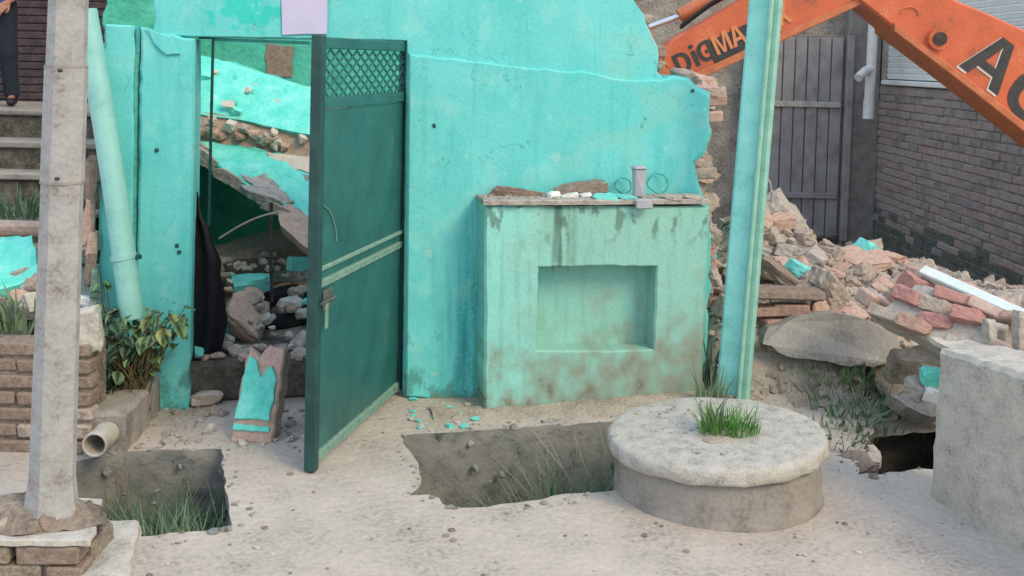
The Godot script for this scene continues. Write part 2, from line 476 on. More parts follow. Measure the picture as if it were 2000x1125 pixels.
	M.stand = plaster(Rect2(-0.2, -0.3, 2.0, 1.6), 210, func(u: float, v: float):
		var t := (u - sl) / (sr - sl)
		var s := n2.get_noise_2d(u * 17.0 + 80.0, v * 1.6)
		var g := n2.get_noise_2d(u * 45.0, v * 45.0)
		var a := n1.get_noise_2d(u * 3.0 + 20.0, v * 3.0)
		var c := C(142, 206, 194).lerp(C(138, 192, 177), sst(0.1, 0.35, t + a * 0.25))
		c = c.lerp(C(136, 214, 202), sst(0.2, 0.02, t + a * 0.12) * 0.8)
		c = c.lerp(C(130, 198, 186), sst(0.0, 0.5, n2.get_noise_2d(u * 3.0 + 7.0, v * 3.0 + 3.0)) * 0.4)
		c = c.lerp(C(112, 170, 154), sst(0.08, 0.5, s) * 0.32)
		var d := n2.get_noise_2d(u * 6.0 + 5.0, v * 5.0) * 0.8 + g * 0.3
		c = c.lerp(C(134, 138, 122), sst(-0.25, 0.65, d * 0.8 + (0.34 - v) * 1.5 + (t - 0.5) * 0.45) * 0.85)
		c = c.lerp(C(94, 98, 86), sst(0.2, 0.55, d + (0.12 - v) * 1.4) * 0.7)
		var k := exp(-pow((u - drip) / 0.06, 2.0)) * sst(0.68, 0.8, v + s * 0.1)
		c = c.lerp(C(78, 112, 98), k * sst(-0.3, 0.25, s + g * 0.4) * 0.8)
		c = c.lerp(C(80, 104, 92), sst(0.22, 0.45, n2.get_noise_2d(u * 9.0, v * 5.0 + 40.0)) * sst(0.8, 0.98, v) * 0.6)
		return c.lightened(0.06 * max(g, 0.0)).darkened(0.09 * max(-g, 0.0)), 0.88)

# ------------------------------------------------------------------ the setting
func gh(x: float, z: float) -> float:
	return gn.get_noise_2d(x * 1.1, z * 1.1) * 0.006 + gn.get_noise_2d(x * 7.0, z * 7.0) * 0.0035
func gpoly(a: Array) -> PackedVector2Array:
	var r := PackedVector2Array()
	for i in range(0, a.size(), 2):
		var p := gp(a[i], a[i + 1])
		r.append(Vector2(p.x, p.z))
	return r
func build_ground():
	holes = [
		jag(gpoly([120, 905, 255, 882, 350, 879, 432, 876, 438, 930, 447, 1000, 452, 1032, 360, 1040, 276, 1049, 272, 1022, 120, 1015]), 0.05, 0.008, 5),
		jag(gpoly([780, 850, 900, 843, 1050, 833, 1210, 824, 1275, 822, 1275, 940, 1180, 961, 1080, 968, 1010, 983, 950, 990, 880, 992, 858, 972, 838, 966, 800, 967, 822, 945, 818, 915, 800, 880]), 0.05, 0.012, 6),
		jag(gpoly([1676, 926, 1694, 870, 1712, 815, 1860, 800, 1900, 800, 1900, 905, 1835, 912, 1760, 921]), 0.05, 0.014, 7)]
	var xs := [-80.0, -40.0, -20.0, -10.0, -6.0, -4.0, -3.2]
	while xs[-1] < 3.0: xs.append(xs[-1] + 0.06)
	xs.append_array([4.0, 6.0, 10.0, 20.0, 40.0, 80.0])
	var zs := [-120.0, -60.0, -30.0, -16.0, -11.0, -8.0, -6.6]
	while zs[-1] < -3.0: zs.append(zs[-1] + 0.06)
	zs.append_array([-2.0, 0.0, 4.0, 10.0, 25.0, 60.0])
	var st := begin(false)
	holes.append(PackedVector2Array([Vector2(2.35, -7.3), Vector2(3.93, -7.3), Vector2(3.93, -11.5), Vector2(2.35, -11.5)]))
	var bounds := []
	for h in holes:
		var r := Rect2(h[0], Vector2.ZERO)
		for q in h: r = r.expand(q)
		bounds.append(r.grow(0.01))
	var V := func(x, z): return Vector3(x, gh(x, z), z)
	for j in zs.size() - 1:
		for i in xs.size() - 1:
			var c := Rect2(xs[i], zs[j], xs[i + 1] - xs[i], zs[j + 1] - zs[j])
			var polys := [PackedVector2Array([c.position, Vector2(c.end.x, c.position.y), c.end, Vector2(c.position.x, c.end.y)])]
			var touched := false
			for k in holes.size():
				if bounds[k].intersects(c):
					touched = true
					var nxt := []
					for p in polys: nxt.append_array(Geometry2D.clip_polygons(p, holes[k]))
					polys = nxt
			if not touched:
				quad(st, V.call(xs[i], zs[j]), V.call(xs[i + 1], zs[j]), V.call(xs[i + 1], zs[j + 1]), V.call(xs[i], zs[j + 1]))
				continue
			for p in polys:
				var t := Geometry2D.triangulate_polygon(p)
				for q in t: st.add_vertex(V.call(p[q].x, p[q].y))
	struct("ground", fin(st), M.ground)
	# the open drain: brick-lined sides under the broken edges, and its bed
	var dn := fnoise(70)
	var deep := [0.42, 0.62, 1.1]
	for k in 3:
		var s2 := begin(false)
		var h: PackedVector2Array = holes[k]
		var cen := Vector2.ZERO
		for q in h: cen += q
		cen /= h.size()
		var rows := 9
		var P := func(i, r):
			var q: Vector2 = h[i % h.size()]
			var y: float = gh(q.x, q.y) - deep[k] * r / rows
			var out := dn.get_noise_3d(q.x * 6.0, y * 7.0, q.y * 6.0) * 0.025 + dn.get_noise_3d(q.x * 25.0, y * 25.0, q.y * 25.0) * 0.012
			if r == 0: out = 0.0
			var e: Vector2 = (q - cen).normalized() * (out + 0.01 * r)
			return Vector3(q.x + e.x, y, q.y + e.y)
		for i in h.size():
			for r in rows: quad(s2, P.call(i, r), P.call(i, r + 1), P.call(i + 1, r + 1), P.call(i + 1, r))
		struct("drain_side", fin(s2), M.drain if k != 2 else M.mud)
		var s3 := begin(false)
		for i in h.size():
			tri(s3, Vector3(cen.x, -deep[k] + 0.06, cen.y), P.call(i, rows), P.call(i + 1, rows))
		struct("drain_bed", fin(s3), M.mud)

func bank_h(x: float, z: float) -> float:
	var front := -5.42 - 0.25 * sst(1.7, 2.2, x)
	var r := sst(front, front - 0.75, z) * 0.37
	r += 0.40 * exp(-pow((x - 1.62) / 0.42, 2.0) - pow((z + 7.3) / 0.75, 2.0))
	r += 0.16 * exp(-pow((x - 2.4) / 0.7, 2.0) - pow((z + 7.2) / 0.8, 2.0))
	r *= sst(0.95, 1.2, x)
	r -= 0.42 * sst(-8.2, -10.6, z) * sst(0.9, 1.2, x)
	r -= 0.75 * sst(2.75, 3.35, x) * sst(-7.15, -7.7, z)
	return r + bn.get_noise_2d(x * 3.0, z * 3.0) * 0.07 + bn.get_noise_2d(x * 14.0, z * 14.0) * 0.025 - 0.03
func build_bank():
	var st := begin(false)
	var s := 0.05
	var nx := int((3.95 - 1.0) / s)
	var nz := int((11.5 - 5.3) / s)
	for j in nz:
		for i in nx:
			var x := 1.0 + i * s
			var z := -5.3 - j * s
			quad(st, Vector3(x, bank_h(x, z), z), Vector3(x, bank_h(x, z - s), z - s), Vector3(x + s, bank_h(x + s, z - s), z - s), Vector3(x + s, bank_h(x + s, z), z))
	struct("terrain", fin(st), M.pale_dirt)

# ------------------------------------------------------------------ the house
func build_house():
	house = thing("turquoise_house", "half demolished turquoise plastered house with broken wall edges and an open gateway", "house")
	house.transform = HX
	var uvb := Rect2(-2.2, -0.3, 4.2, 3.3)
	# whole wall, from the broken top down to the ground
	var o := fpoly([787, 790, 945, 800, 1384, 785, 1383, 640, 1388, 520, 1385, 412, 1372, 380, 1362, 345, 1357, 318, 1378, 300, 1391, 262, 1386, 215, 1388, 182, 1362, 169, 1345, 152, 1318, 147, 1296, 153, 1284, 140, 1287, 110, 1276, 75, 1262, 45, 1245, 12, 1215, -30, 1130, -62, 1010, -70, 860, -110, 700, -90, 560, -120, 420, -95, 318, -60, 300, -5, 304, 35, 296, 70, 795, 80])
	put("wall", slab(jag(o, 0.05, 0.012, 3, [0, 1, o.size() - 1, o.size() - 2]), -0.23, 0.0, 0.006, uvb), M.wall, house)
	# thicker lower coat of plaster, its edge running across the wall
	var lo := fpoly([798, 104, 870, 113, 1000, 128, 1150, 141, 1200, 153, 1292, 156, 1318, 150, 1343, 155, 1360, 172, 1385, 186, 1383, 215, 1388, 262, 1374, 298, 1354, 318, 1359, 345, 1369, 380, 1382, 412, 1381, 770, 945, 788, 792, 776], 0.022)
	put("plaster_coat", slab(jag(lo, 0.045, 0.006, 4, [lo.size() - 1]), 0.0, 0.022, 0.01, uvb), M.wall, house)
	# gate pillar with a pipe chase down it
	var pl := fpoly([205, 47, 262, 50, 262, 300, 256, 800, 200, 800, 196, 560, 194, 300, 195, 128, 205, 92], 0.03)
	put("pillar", slab(jag(pl, 0.05, 0.006, 8, [2, 3]), -0.23, 0.03, 0.01, uvb), M.wall, house)
	var pr := fpoly([274, 52, 292, 60, 381, 76, 379, 300, 372, 640, 367, 806, 262, 806, 266, 560, 272, 300], 0.03)
	put("pillar", slab(jag(pr, 0.05, 0.005, 9, [2, 3]), -0.30, 0.03, 0.012, uvb), M.wall, house)
	put("chase", slab(fpoly([255, 56, 280, 58, 268, 800, 250, 800]), -0.22, -0.004, 0.004), M.teal_dark, house)
	var cp := []
	for e in [[269, 60], [268, 110], [265, 150], [263, 300], [261, 480], [258, 640]]: cp.append(fl(e[0], e[1], 0.012))
	put("conduit", tube_mesh(cp, 0.012, 8), M.teal_dark, house)
	# patch of loose plaster at the pillar head
	put("loose_plaster", slab(jag(fpoly([283, 52, 330, 70, 352, 106, 326, 108, 300, 84], 0.05), 0.03, 0.006, 10), 0.032, 0.046, 0.004, uvb), M.wall, house)
	# broken brickwork that shows at the torn edges
	var bm := [box_mesh(Vector3(0.22, 0.068, 0.11), 0.008, 0.006), box_mesh(Vector3(0.15, 0.066, 0.11), 0.01, 0.012), box_mesh(Vector3(0.10, 0.066, 0.10), 0.012, 0.014)]
	for e in [[1225, 152, 0], [1252, 148, 1], [1268, 98, 1], [1252, 40, 2], [1276, 128, 2], [1372, 176, 1], [1376, 196, 0], [1378, 226, 1], [1352, 318, 2], [1364, 335, 1], [1226, -14, 1], [1330, 148, 2]]:
		var p := fl(e[0] + rng.randf_range(-3, 3), e[1], -0.11)
		put("brick", bm[e[2]], [M.rubble, M.rubble_pink, M.brick][rng.randi() % 3], house, Transform3D(rot(0, rng.randf_range(-0.2, 0.2), rng.randf_range(-0.08, 0.08)), p))
	# stump of the side wall behind the torn end, course upon course
	var y := 0.1
	var k := 0
	var ue := fl(1392, 300, -0.3).x
	while y < 1.72:
		var outw := 0.03 * sin(k * 2.3) + 0.06 * sst(1.0, 0.3, y) + rng.randf_range(-0.02, 0.03)
		for q in 2:
			put("brick", chunk(1000 + k * 2 + q, Vector3(rng.randf_range(0.10, 0.2), rng.randf_range(0.07, 0.14), 0.13), 4, 0.45, 7), [M.rubble, M.rubble_grey, M.rubble, M.rubble_pink][rng.randi() % 4], house,
				Transform3D(rot(rng.randf_range(-0.1, 0.1), PI / 2 * (q % 2) + rng.randf_range(-0.8, 0.8), rng.randf_range(-0.35, 0.35)), Vector3(ue + outw - 0.07 + rng.randf_range(-0.03, 0.02), y + rng.randf_range(-0.015, 0.015), -0.32 - 0.19 * q)))
		y += 0.076; k += 1
	# rooms behind: floor, back wall and stumps of the side walls
	put("floor", box_mesh(Vector3(3.2, 0.12, 3.2), 0.01), M.dirt, house, Transform3D(Basis.IDENTITY, Vector3(-0.4, -0.01, -1.95)))
	var bk := jag(PackedVector2Array([Vector2(-2.2, -0.05), Vector2(1.35, -0.05), Vector2(1.35, 1.3), Vector2(0.7, 1.9), Vector2(-0.2, 2.7), Vector2(-2.2, 2.75)]), 0.08, 0.03, 12, [0, 1])
	put("wall", slab(bk, -3.3, -3.15, 0.01), M.teal_green, house)
	var sdw := jag(PackedVector2Array([Vector2(0, -0.05), Vector2(2.85, -0.05), Vector2(2.85, 2.2), Vector2(1.6, 1.7), Vector2(0.6, 1.9), Vector2(0, 1.75)]), 0.08, 0.03, 13, [0, 1])
	put("wall", slab(sdw, -0.11, 0.11, 0.01), M.teal_green, house, Transform3D(rot(0, PI / 2, 0), Vector3(fl(225, 400).x - 0.02, 0, -0.32)))
	var sdr := jag(PackedVector2Array([Vector2(0, -0.05), Vector2(2.7, -0.05), Vector2(2.7, 1.2), Vector2(1.3, 1.0), Vector2(0.5, 1.5), Vector2(0, 1.6)]), 0.08, 0.03, 14, [0, 1])
	put("wall", slab(sdr, -0.1, 0.1, 0.01), M.teal_green, house, Transform3D(rot(0, PI / 2, 0), Vector3(ue - 0.2, 0, -0.46)))
	# patch of bare brick in the back wall
	var vc := fl(545, 118, -3.145)
	put("bare_patch", slab(jag(PackedVector2Array([Vector2(-0.1, -0.13), Vector2(0.1, -0.13), Vector2(0.11, 0.12), Vector2(-0.1, 0.13)]), 0.04, 0.012, 15), 0.0, 0.006, 0.002), M.brick_old, house, Transform3D(Basis.IDENTITY, vc))
	# doorstep
	var sp0 := fl(345, 790, -0.06)
	var sp1 := fl(640, 790, -0.06)
	put("doorstep", box_mesh(Vector3(sp1.x - sp0.x + 0.3, 0.22, 0.5), 0.025, 0.008), M.mud, house, Transform3D(Basis.IDENTITY, Vector3((sp0.x + sp1.x) / 2 + 0.13, 0.10, -0.33)))
	# angle-iron of the old door frame
	var a := fl(388, 74, -0.02)
	var b := fl(418, 74, -0.02)
	var st := begin()
	tube(st, [a, b], 0.006, 4)
	tube(st, [b + Vector3(-0.004, 0, 0), fl(411, 300, -0.02), fl(408, 440, -0.02)], 0.0075, 4)
	put("door_frame", fin(st), M.gate_dark, house)
	put("frame_strip", tube_mesh([fl(418, 77, -0.03), fl(606, 84, -0.03)], 0.008, 4), M.teal_dark, house)
	# rawl plug holes
	for e in [[306, 293], [345, 480], [350, 492], [848, 246], [1352, 178]]:
		var p := fl(e[0], e[1], 0.031 if e[0] < 400 else 0.023)
		put("bolt_stub", chunk(30 + e[0], Vector3(0.02, 0.022, 0.012)), M.gate_dark, house, Transform3D(Basis.IDENTITY, p))

func build_stand():
	var w := 0.25
	var s := thing("masonry_stand", "stained turquoise masonry stand with a square niche built against house wall", "stand")
	s.transform = HX
	var outer := [fl2(947, 402, w), fl2(1387, 408, w), fl2(1372, 765, w), fl2(946, 806, w)]
	outer[1].y = outer[0].y - 0.01
	outer[2].y = -0.03; outer[3].y = -0.03
	var inner := [fl2(1052, 522, w), fl2(1283, 520, w), fl2(1276, 684, w), fl2(1047, 686, w)]
	var st := begin()
	var g := fnoise(71)
	var N := 14
	var uvb := Rect2(-0.2, -0.3, 2.0, 1.6)
	var depth := 0.15
	var lo := []
	var li := []
	for e in 4:
		for k in N:
			var t := float(k) / N
			var q: Vector2 = outer[e].lerp(outer[(e + 1) % 4], t)
			var r: Vector2 = inner[e].lerp(inner[(e + 1) % 4], t)
			lo.append(q + Vector2(g.get_noise_2d(q.x * 9, q.y * 9), g.get_noise_2d(q.x * 9 + 40, q.y * 9)) * 0.006)
			li.append(r + Vector2(g.get_noise_2d(r.x * 12, r.y * 12), g.get_noise_2d(r.x * 12 + 40, r.y * 12)) * 0.006)
	var V := func(q: Vector2, z: float):
		st.set_uv(Vector2((q.x - uvb.position.x) / uvb.size.x, 1.0 - (q.y - uvb.position.y) / uvb.size.y))
		st.add_vertex(Vector3(q.x, q.y, z))
	var Q := func(a, za, b, zb, c, zc, d, zd):
		V.call(a, za); V.call(b, zb); V.call(c, zc)
		V.call(a, za); V.call(c, zc); V.call(d, zd)
	var co: Vector2 = (outer[0] + outer[2]) / 2
	var ci: Vector2 = (inner[0] + inner[2]) / 2
	var bev := 0.014
	for i in lo.size():
		var j := (i + 1) % lo.size()
		var oa: Vector2 = lo[i] + (co - lo[i]).normalized() * bev
		var ob: Vector2 = lo[j] + (co - lo[j]).normalized() * bev
		var ia: Vector2 = li[i] - (ci - li[i]).normalized() * bev * 0.7
		var ib: Vector2 = li[j] - (ci - li[j]).normalized() * bev * 0.7
		Q.call(lo[i], 0.02, lo[j], 0.02, lo[j], w - bev, lo[i], w - bev)
		Q.call(lo[i], w - bev, lo[j], w - bev, ob, w, oa, w)
		Q.call(oa, w, ob, w, ib, w, ia, w)
		Q.call(ia, w, ib, w, li[j], w - bev * 0.7, li[i], w - bev * 0.7)
		Q.call(li[i], w - bev * 0.7, li[j], w - bev * 0.7, li[j], w - depth, li[i], w - depth)
		V.call(ci, w - depth); V.call(li[i], w - depth); V.call(li[j], w - depth)
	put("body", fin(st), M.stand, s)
	# chipped ledge slab on top
	var top := fl2(947, 400, w).y
	var x0 := fl2(944, 400, w + 0.02).x
	var x1 := fl2(1390, 400, w + 0.02).x
	var le := jag(PackedVector2Array([Vector2(x0, 0.03), Vector2(x1, 0.03), Vector2(x1 - 0.01, w + 0.012), Vector2(x0 + 0.55, w + 0.03), Vector2(x0, w + 0.02)]), 0.04, 0.008, 16, [0])
	put("ledge", slab(le, 0.0, 0.026, 0.006), M.rubble_grey, s, Transform3D(Basis(Vector3.RIGHT, Vector3(0, 0, 1), Vector3(0, 1, 0)), Vector3(0, top + 0.001, 0)))
	# what lies on the ledge
	var T := func(px, py, ww): return HX * fl(px, py, ww)
	var turn := HX.basis
	for e in [[1010, 384, 0.36, 0.05, 0.05, "brick_old", "long wedge in place of the dark shadowed gap at back of stand ledge"], [1130, 384, 0.30, 0.06, 0.075, "brick_old", "short wedge in place of the dark shadowed gap behind the white scraps on stand"]]:
		var p: Vector3 = T.call(e[0], e[1], 0.09)  # wedge added in place of the dark shadowed gap between ledge and wall
		p.y = top + 0.026 + e[4] * 0.3
		tag(put("gap_shade_wedge", chunk(80 + e[0], Vector3(e[2], e[4], e[3] * 1.6), 6, 0.4, 10), M[e[5]], null, Transform3D(turn, p)), e[6], "rubble")
	for e in [[1080, 388, 0.07, 0.035, 0.05, "upright white plastic scrap nearest the stained end of stand ledge"], [1112, 390, 0.10, 0.02, 0.07, "flat white plastic scrap in the middle of the stand ledge"], [1146, 392, 0.06, 0.022, 0.05, "smallest white plastic scrap beside the flat one on stand ledge"]]:
		var p: Vector3 = T.call(e[0], e[1], 0.17)
		p.y = top + 0.026 + e[3] * 0.42
		tag(put("plastic_scrap", chunk(90 + e[0], Vector3(e[2], e[3], e[4]), 5, 0.5), M.white_plastic, null, Transform3D(turn * rot(0.1, rng.randf_range(-1, 1), 0.12), p)), e[5], "scrap")
	for e in [[1180, 399, 0.16, "pale teal plaster flake hanging over the stand ledge edge"], [1222, 400, 0.10, "small teal plaster flake beside the pink post on stand"], [1310, 396, 0.14, "thin teal plaster flake past the pink post on stand"], [1352, 397, 0.11, "thin teal plaster flake at torn end of the stand"]]:
		var p: Vector3 = T.call(e[0], e[1], w - 0.02)
		p.y = top + 0.036
		tag(put("plaster_flake", chunk(60 + e[0], Vector3(e[2], 0.018, 0.09), 5, 0.3), M.teal if e[0] < 1300 else M.rubble_grey, null, Transform3D(turn * rot(0.12, rng.randf_range(-0.4, 0.4), -0.06), p)), e[3], "plaster flake")
	var ls := begin()
	for i in 70:
		var lp := Vector3(rng.randf_range(x0 + 0.03, x1 - 0.03), top + 0.029, rng.randf_range(0.06, w - 0.02))
		var sz := rng.randf_range(0.006, 0.028)
		ls.append_from(chunk(1300 + i % 6, Vector3.ONE, 4, 0.4, 3), 0, Transform3D(yaw_tilt(0.4).scaled(Vector3(sz, sz * 0.6, sz)), HX * lp))
	var lc := put("ledge_crumbs", ls.commit(), M.rubble_grey)
	lc.set_meta("kind", "stuff"); tag(lc, "grey mortar crumbs strewn along the stand ledge", "crumbs")
	# small mauve tap post with a ring of wire beside it
	var pp: Vector3 = T.call(1247, 404, 0.2)
	pp.y = top + 0.027
	var tp := thing("tap_post", "small greyish mauve post standing on the stand ledge", "post", pp, HX.basis.get_euler().y)
	put("shaft", box_mesh(Vector3(0.062, 0.15, 0.045), 0.01, 0.006), M.pink, tp, Transform3D(Basis.IDENTITY, Vector3(0, 0.08, 0)))
	put("cap", box_mesh(Vector3(0.075, 0.022, 0.055), 0.008, 0.005), M.pink, tp, Transform3D(Basis.IDENTITY, Vector3(0, 0.157, 0)))
	put("foot", box_mesh(Vector3(0.09, 0.05, 0.02), 0.005, 0.002), M.pink, tp, Transform3D(Basis.IDENTITY, Vector3(0, -0.022, 0.095)))
	for e in [[1284, 378, 0.058, "round loop of green wire leaning on wall past pink post"], [1216, 384, 0.045, "small loop of green wire leaning on wall before pink post"]]:
		var p: Vector3 = T.call(e[0], e[1], 0.07)
		p.y = top + 0.03 + e[2]
		var ring := []
		for k in 25: ring.append(Vector3(cos(TAU * k / 24) * e[2], sin(TAU * k / 24) * e[2], 0.012 * sin(k * 0.9)))
		tag(put("wire_loop", tube_mesh(ring, 0.004, 6, false), M.teal_dark, null, Transform3D(HX.basis * rot(-0.3, 0.2, 0), p)), e[3], "wire")

func build_gate():
	var hg := gp(779, 766)
	var fr := gp(603, 925)
	hg.y = 0; fr.y = 0
	var wd := hg.distance_to(fr)
	var dirx := (hg - fr) / wd          # from the free edge to the hinges
	var g := thing("metal_gate", "dark green sheet metal gate leaf with lattice top swung open", "gate", fr, 0.0)
	g.transform = Transform3D(Basis(dirx, Vector3.UP, dirx.cross(Vector3.UP)), fr)
	# tiny lean out of plumb
	g.rotate_object_local(Vector3(1, 0, 0), 0.01)
	var top := 1.885
	var bot := 0.03
	var t := 0.05
	var bx := func(called, m, x0, x1, y0, y1, z, tz, bev := 0.004, parent = g):
		return put(called, box_mesh(Vector3(x1 - x0, y1 - y0, tz), bev), m, parent, Transform3D(Basis.IDENTITY, Vector3((x0 + x1) / 2, (y0 + y1) / 2, z)))
	bx.call("stile", M.gate_dark, 0.0, 0.05, bot - 0.025, top + 0.008, 0.0, t)
	bx.call("stile", M.gate_dark, wd - 0.05, wd, bot, top, 0.0, t)
	bx.call("rail", M.gate, 0.05, wd - 0.05, top - 0.05, top, 0.0, t - 0.008)
	bx.call("rail", M.gate, 0.05, wd - 0.05, 1.575, 1.625, 0.0, t - 0.008)
	bx.call("rail", M.gate_worn, 0.05, wd - 0.05, 0.80, 0.835, 0.0, t - 0.008)
	bx.call("rail", M.gate_worn, 0.05, wd - 0.05, 0.875, 0.895, 0.006, t - 0.016)
	bx.call("rail", M.gate_worn, 0.05, wd - 0.05, bot, bot + 0.045, 0.0, t - 0.008)
	bx.call("sheet", M.gate, 0.05, wd - 0.05, 0.84, 1.572, 0.008, 0.006, 0.002)
	bx.call("sheet", M.gate, 0.05, wd - 0.05, bot + 0.05, 0.797, 0.008, 0.006, 0.002)
	# lattice of crossed flat bars
	var x0 := 0.055
	var x1 := wd - 0.055
	var y0 := 1.628
	var y1 := top - 0.053
	var st8 := (y1 - y0) / 0.5
	for s in [-1, 1]:
		var k := -5
		while k < 24:
			var xs := x0 + k * 0.105
			var xe := xs + st8
			var ya := y0 if s > 0 else y1
			var yb := y1 if s > 0 else y0
			var fa: float = clamp((x0 - xs) / (xe - xs), 0, 1)
			var fb: float = clamp((x1 - xs) / (xe - xs), 0, 1)
			if fb - fa > 0.08:
				var a := Vector3(lerp(xs, xe, fa), lerp(ya, yb, fa), 0.004 * s)
				var b := Vector3(lerp(xs, xe, fb), lerp(ya, yb, fb), 0.004 * s)
				var d := b - a
				put("lattice_bar", box_mesh(Vector3(d.length(), 0.012, 0.005), 0.001), M.gate, g, Transform3D(rot(0, 0, atan2(d.y, d.x)), (a + b) / 2))
			k += 1
	# latch and hinges
	var la = bx.call("latch", M.steel, 0.055, 0.15, 0.70, 0.79, 0.028, 0.012)
	put("bolt", tube_mesh([Vector3(-0.09, 0.0, 0.012), Vector3(0.06, 0.0, 0.012)], 0.007, 8), M.steel, la)
	put("hasp", box_mesh(Vector3(0.028, 0.13, 0.008), 0.003), M.gate_worn, la, Transform3D(Basis.IDENTITY, Vector3(-0.02, -0.06, 0.006)))
	for y in [0.3, 1.35]:
		put("hinge", tube_mesh([Vector3(wd + 0.012, y - 0.05, 0), Vector3(wd + 0.012, y + 0.05, 0)], 0.014, 8), M.gate_dark, g)
	# drooping scratchy wire on the sheet
	var w := []
	for e in [[0.02, 1.26], [0.08, 1.235], [0.13, 1.19], [0.17, 1.13], [0.18, 1.08]]: w.append(Vector3(e[0] + 0.05, e[1] - 0.1, 0.014))
	put("tie_wire", tube_mesh(w, 0.003, 6), M.gate_worn, g)

func build_inside():
	# fallen wall panels that lean inside the gateway
	var A := [zp(372, 104, 7.6), zp(450, 120, 7.6), zp(625, 176, 7.5), zp(625, 268, 7.05), zp(500, 241, 7.1), zp(372, 220, 7.15)]
	tag(put("fallen_wall_panel", solid(jag3(A, 0.05, 0.008, 21, [2, 5]), Vector3(0, -0.07, -0.1)), M.teal_bright, null), "large bright turquoise wall panel leaning inside the gateway, uppermost one", "wall panel")
	var B := [zp(384, 276, 7.06), zp(470, 284, 7.05), zp(560, 302, 7.05), zp(625, 306, 7.05), zp(625, 442, 6.5), zp(560, 404, 6.55), zp(510, 376, 6.6), zp(455, 345, 6.7), zp(415, 318, 6.85)]
	tag(put("fallen_wall_panel", solid(jag3(B, 0.05, 0.012, 22, [3]), Vector3(0, -0.09, -0.07)), M.teal_bright, null), "triangular turquoise wall panel tilting down below the row of exposed bricks", "wall panel")
	var edge := [zp(376, 262, 6.98), zp(394, 285, 6.9), zp(430, 322, 6.75), zp(478, 352, 6.6), zp(528, 384, 6.5), zp(575, 416, 6.45), zp(625, 448, 6.4)]
	for i in edge.size() - 1:
		var d: Vector3 = edge[i + 1] - edge[i]
		tag(put("mortar_lump", chunk(130 + i, Vector3(d.length() * 1.4, 0.07, 0.12), 4, 0.35, 9), M.rubble if i % 2 == 0 else M.rubble_grey, null, Transform3D(rot(0, 0, atan2(d.y, d.x)), (edge[i] + edge[i + 1]) / 2 + Vector3(0, -0.055, -0.05))), "mortar lump along tilted panel's broken lower edge, %s from the gate pillar" % ORD[i], "mortar", "mortar along the panel edge")
	# the torn row of bricks between them
	var D := [zp(372, 216, 7.17), zp(500, 237, 7.12), zp(625, 264, 7.1), zp(625, 310, 7.07), zp(560, 306, 7.07), zp(470, 288, 7.07), zp(384, 280, 7.08)]
	tag(put("exposed_core", solid(jag3(D, 0.04, 0.012, 27, [2]), Vector3(0, -0.06, -0.08)), M.rubble_pink), "torn pinkish brick core showing between the two turquoise panels", "wall core")
	for i in 9:
		var px := 385.0 + i * 27.0
		var p := zp(px, 237.0 + i * 4.9, 7.12)
		tag(put("broken_brick", chunk(150 + i, Vector3(rng.randf_range(0.1, 0.17), rng.randf_range(0.05, 0.09), 0.12), 5, 0.4, 7), [M.rubble_pink, M.rubble, M.rubble_grey][i % 3], null, Transform3D(rot(0.5, rng.randf_range(-0.5, 0.5), -0.16 + rng.randf_range(-0.3, 0.2)), p + Vector3(rng.randf_range(-0.03, 0.03), rng.randf_range(-0.05, 0.0), -0.045))), "pinkish broken brick between two turquoise panels, %s from the gate pillar" % ORD[i], "brick", "bricks between the panels")
	for e in [[[522, 296, 7.04], [566, 300, 7.03], [618, 306, 7.03], [618, 342, 6.9], [585, 330, 6.92], [556, 340, 6.9], [534, 322, 6.96]], [[462, 338, 6.78], [492, 346, 6.76], [520, 338, 6.8], [534, 352, 6.74], [552, 372, 6.66], [575, 392, 6.6], [548, 398, 6.57], [508, 372, 6.62]]]:
		var bp := []
		for q in e: bp.append(zp(q[0], q[1], q[2] - 0.012))
		tag(put("bare_mortar", solid(jag3(bp, 0.025, 0.008, 29 + e.size()), Vector3(0, -0.02, -0.015)), M.cream if e.size() == 7 else M.rubble_grey), "cream patch of bare mortar beside the gate on tilted panel" if e.size() == 7 else "grey patch of bare mortar along tilted panel's lower edge", "mortar patch")
	for i in 22:
		var t := rng.randf()
		tag(put("core_lump", chunk(1400 + i % 7, Vector3(rng.randf_range(0.04, 0.1), rng.randf_range(0.03, 0.06), 0.06), 4, 0.45), [M.rubble_pink, M.cream, M.rubble, M.brick][i % 4], null, Transform3D(rot(0.5, rng.randf_range(-0.6, 0.6), -0.15 + rng.randf_range(-0.3, 0.3)), zp(lerpf(382.0, 604.0, t), lerpf(232.0, 274.0, t) + rng.randf_range(-3, 24), 7.065))), "brick or mortar lump stuck in the torn core between panels", "brick lump", "lumps in the torn core")
	var Cc := [zp(538, 400, 6.5), zp(566, 398, 6.55), zp(625, 438, 6.4), zp(625, 500, 6.2), zp(590, 478, 6.25), zp(548, 440, 6.35)]
	tag(put("fallen_wall_panel", solid(jag3(Cc, 0.04, 0.008, 23, [3]), Vector3(0, -0.06, -0.06)), M.rubble_pink, null), "small pinkish slab hanging under the tilted turquoise panel", "wall panel")
	var rf := []  # slab added out of view to keep sky light off the gateway interior
	for e in [[-1.72, -2.05], [1.1, -1.7], [1.1, -3.12], [-1.72, -3.12]]: rf.append(HX * Vector3(e[0], 1.18 + (-e[1] - 1.5) * 0.06, e[1]))
	tag(put("added_roof", solid(jag3(rf, 0.1, 0.02, 28), Vector3(0, 0.11, 0)), M.rubble_grey), "added unseen roof slab darkening the gateway behind the turquoise panels", "roof slab")
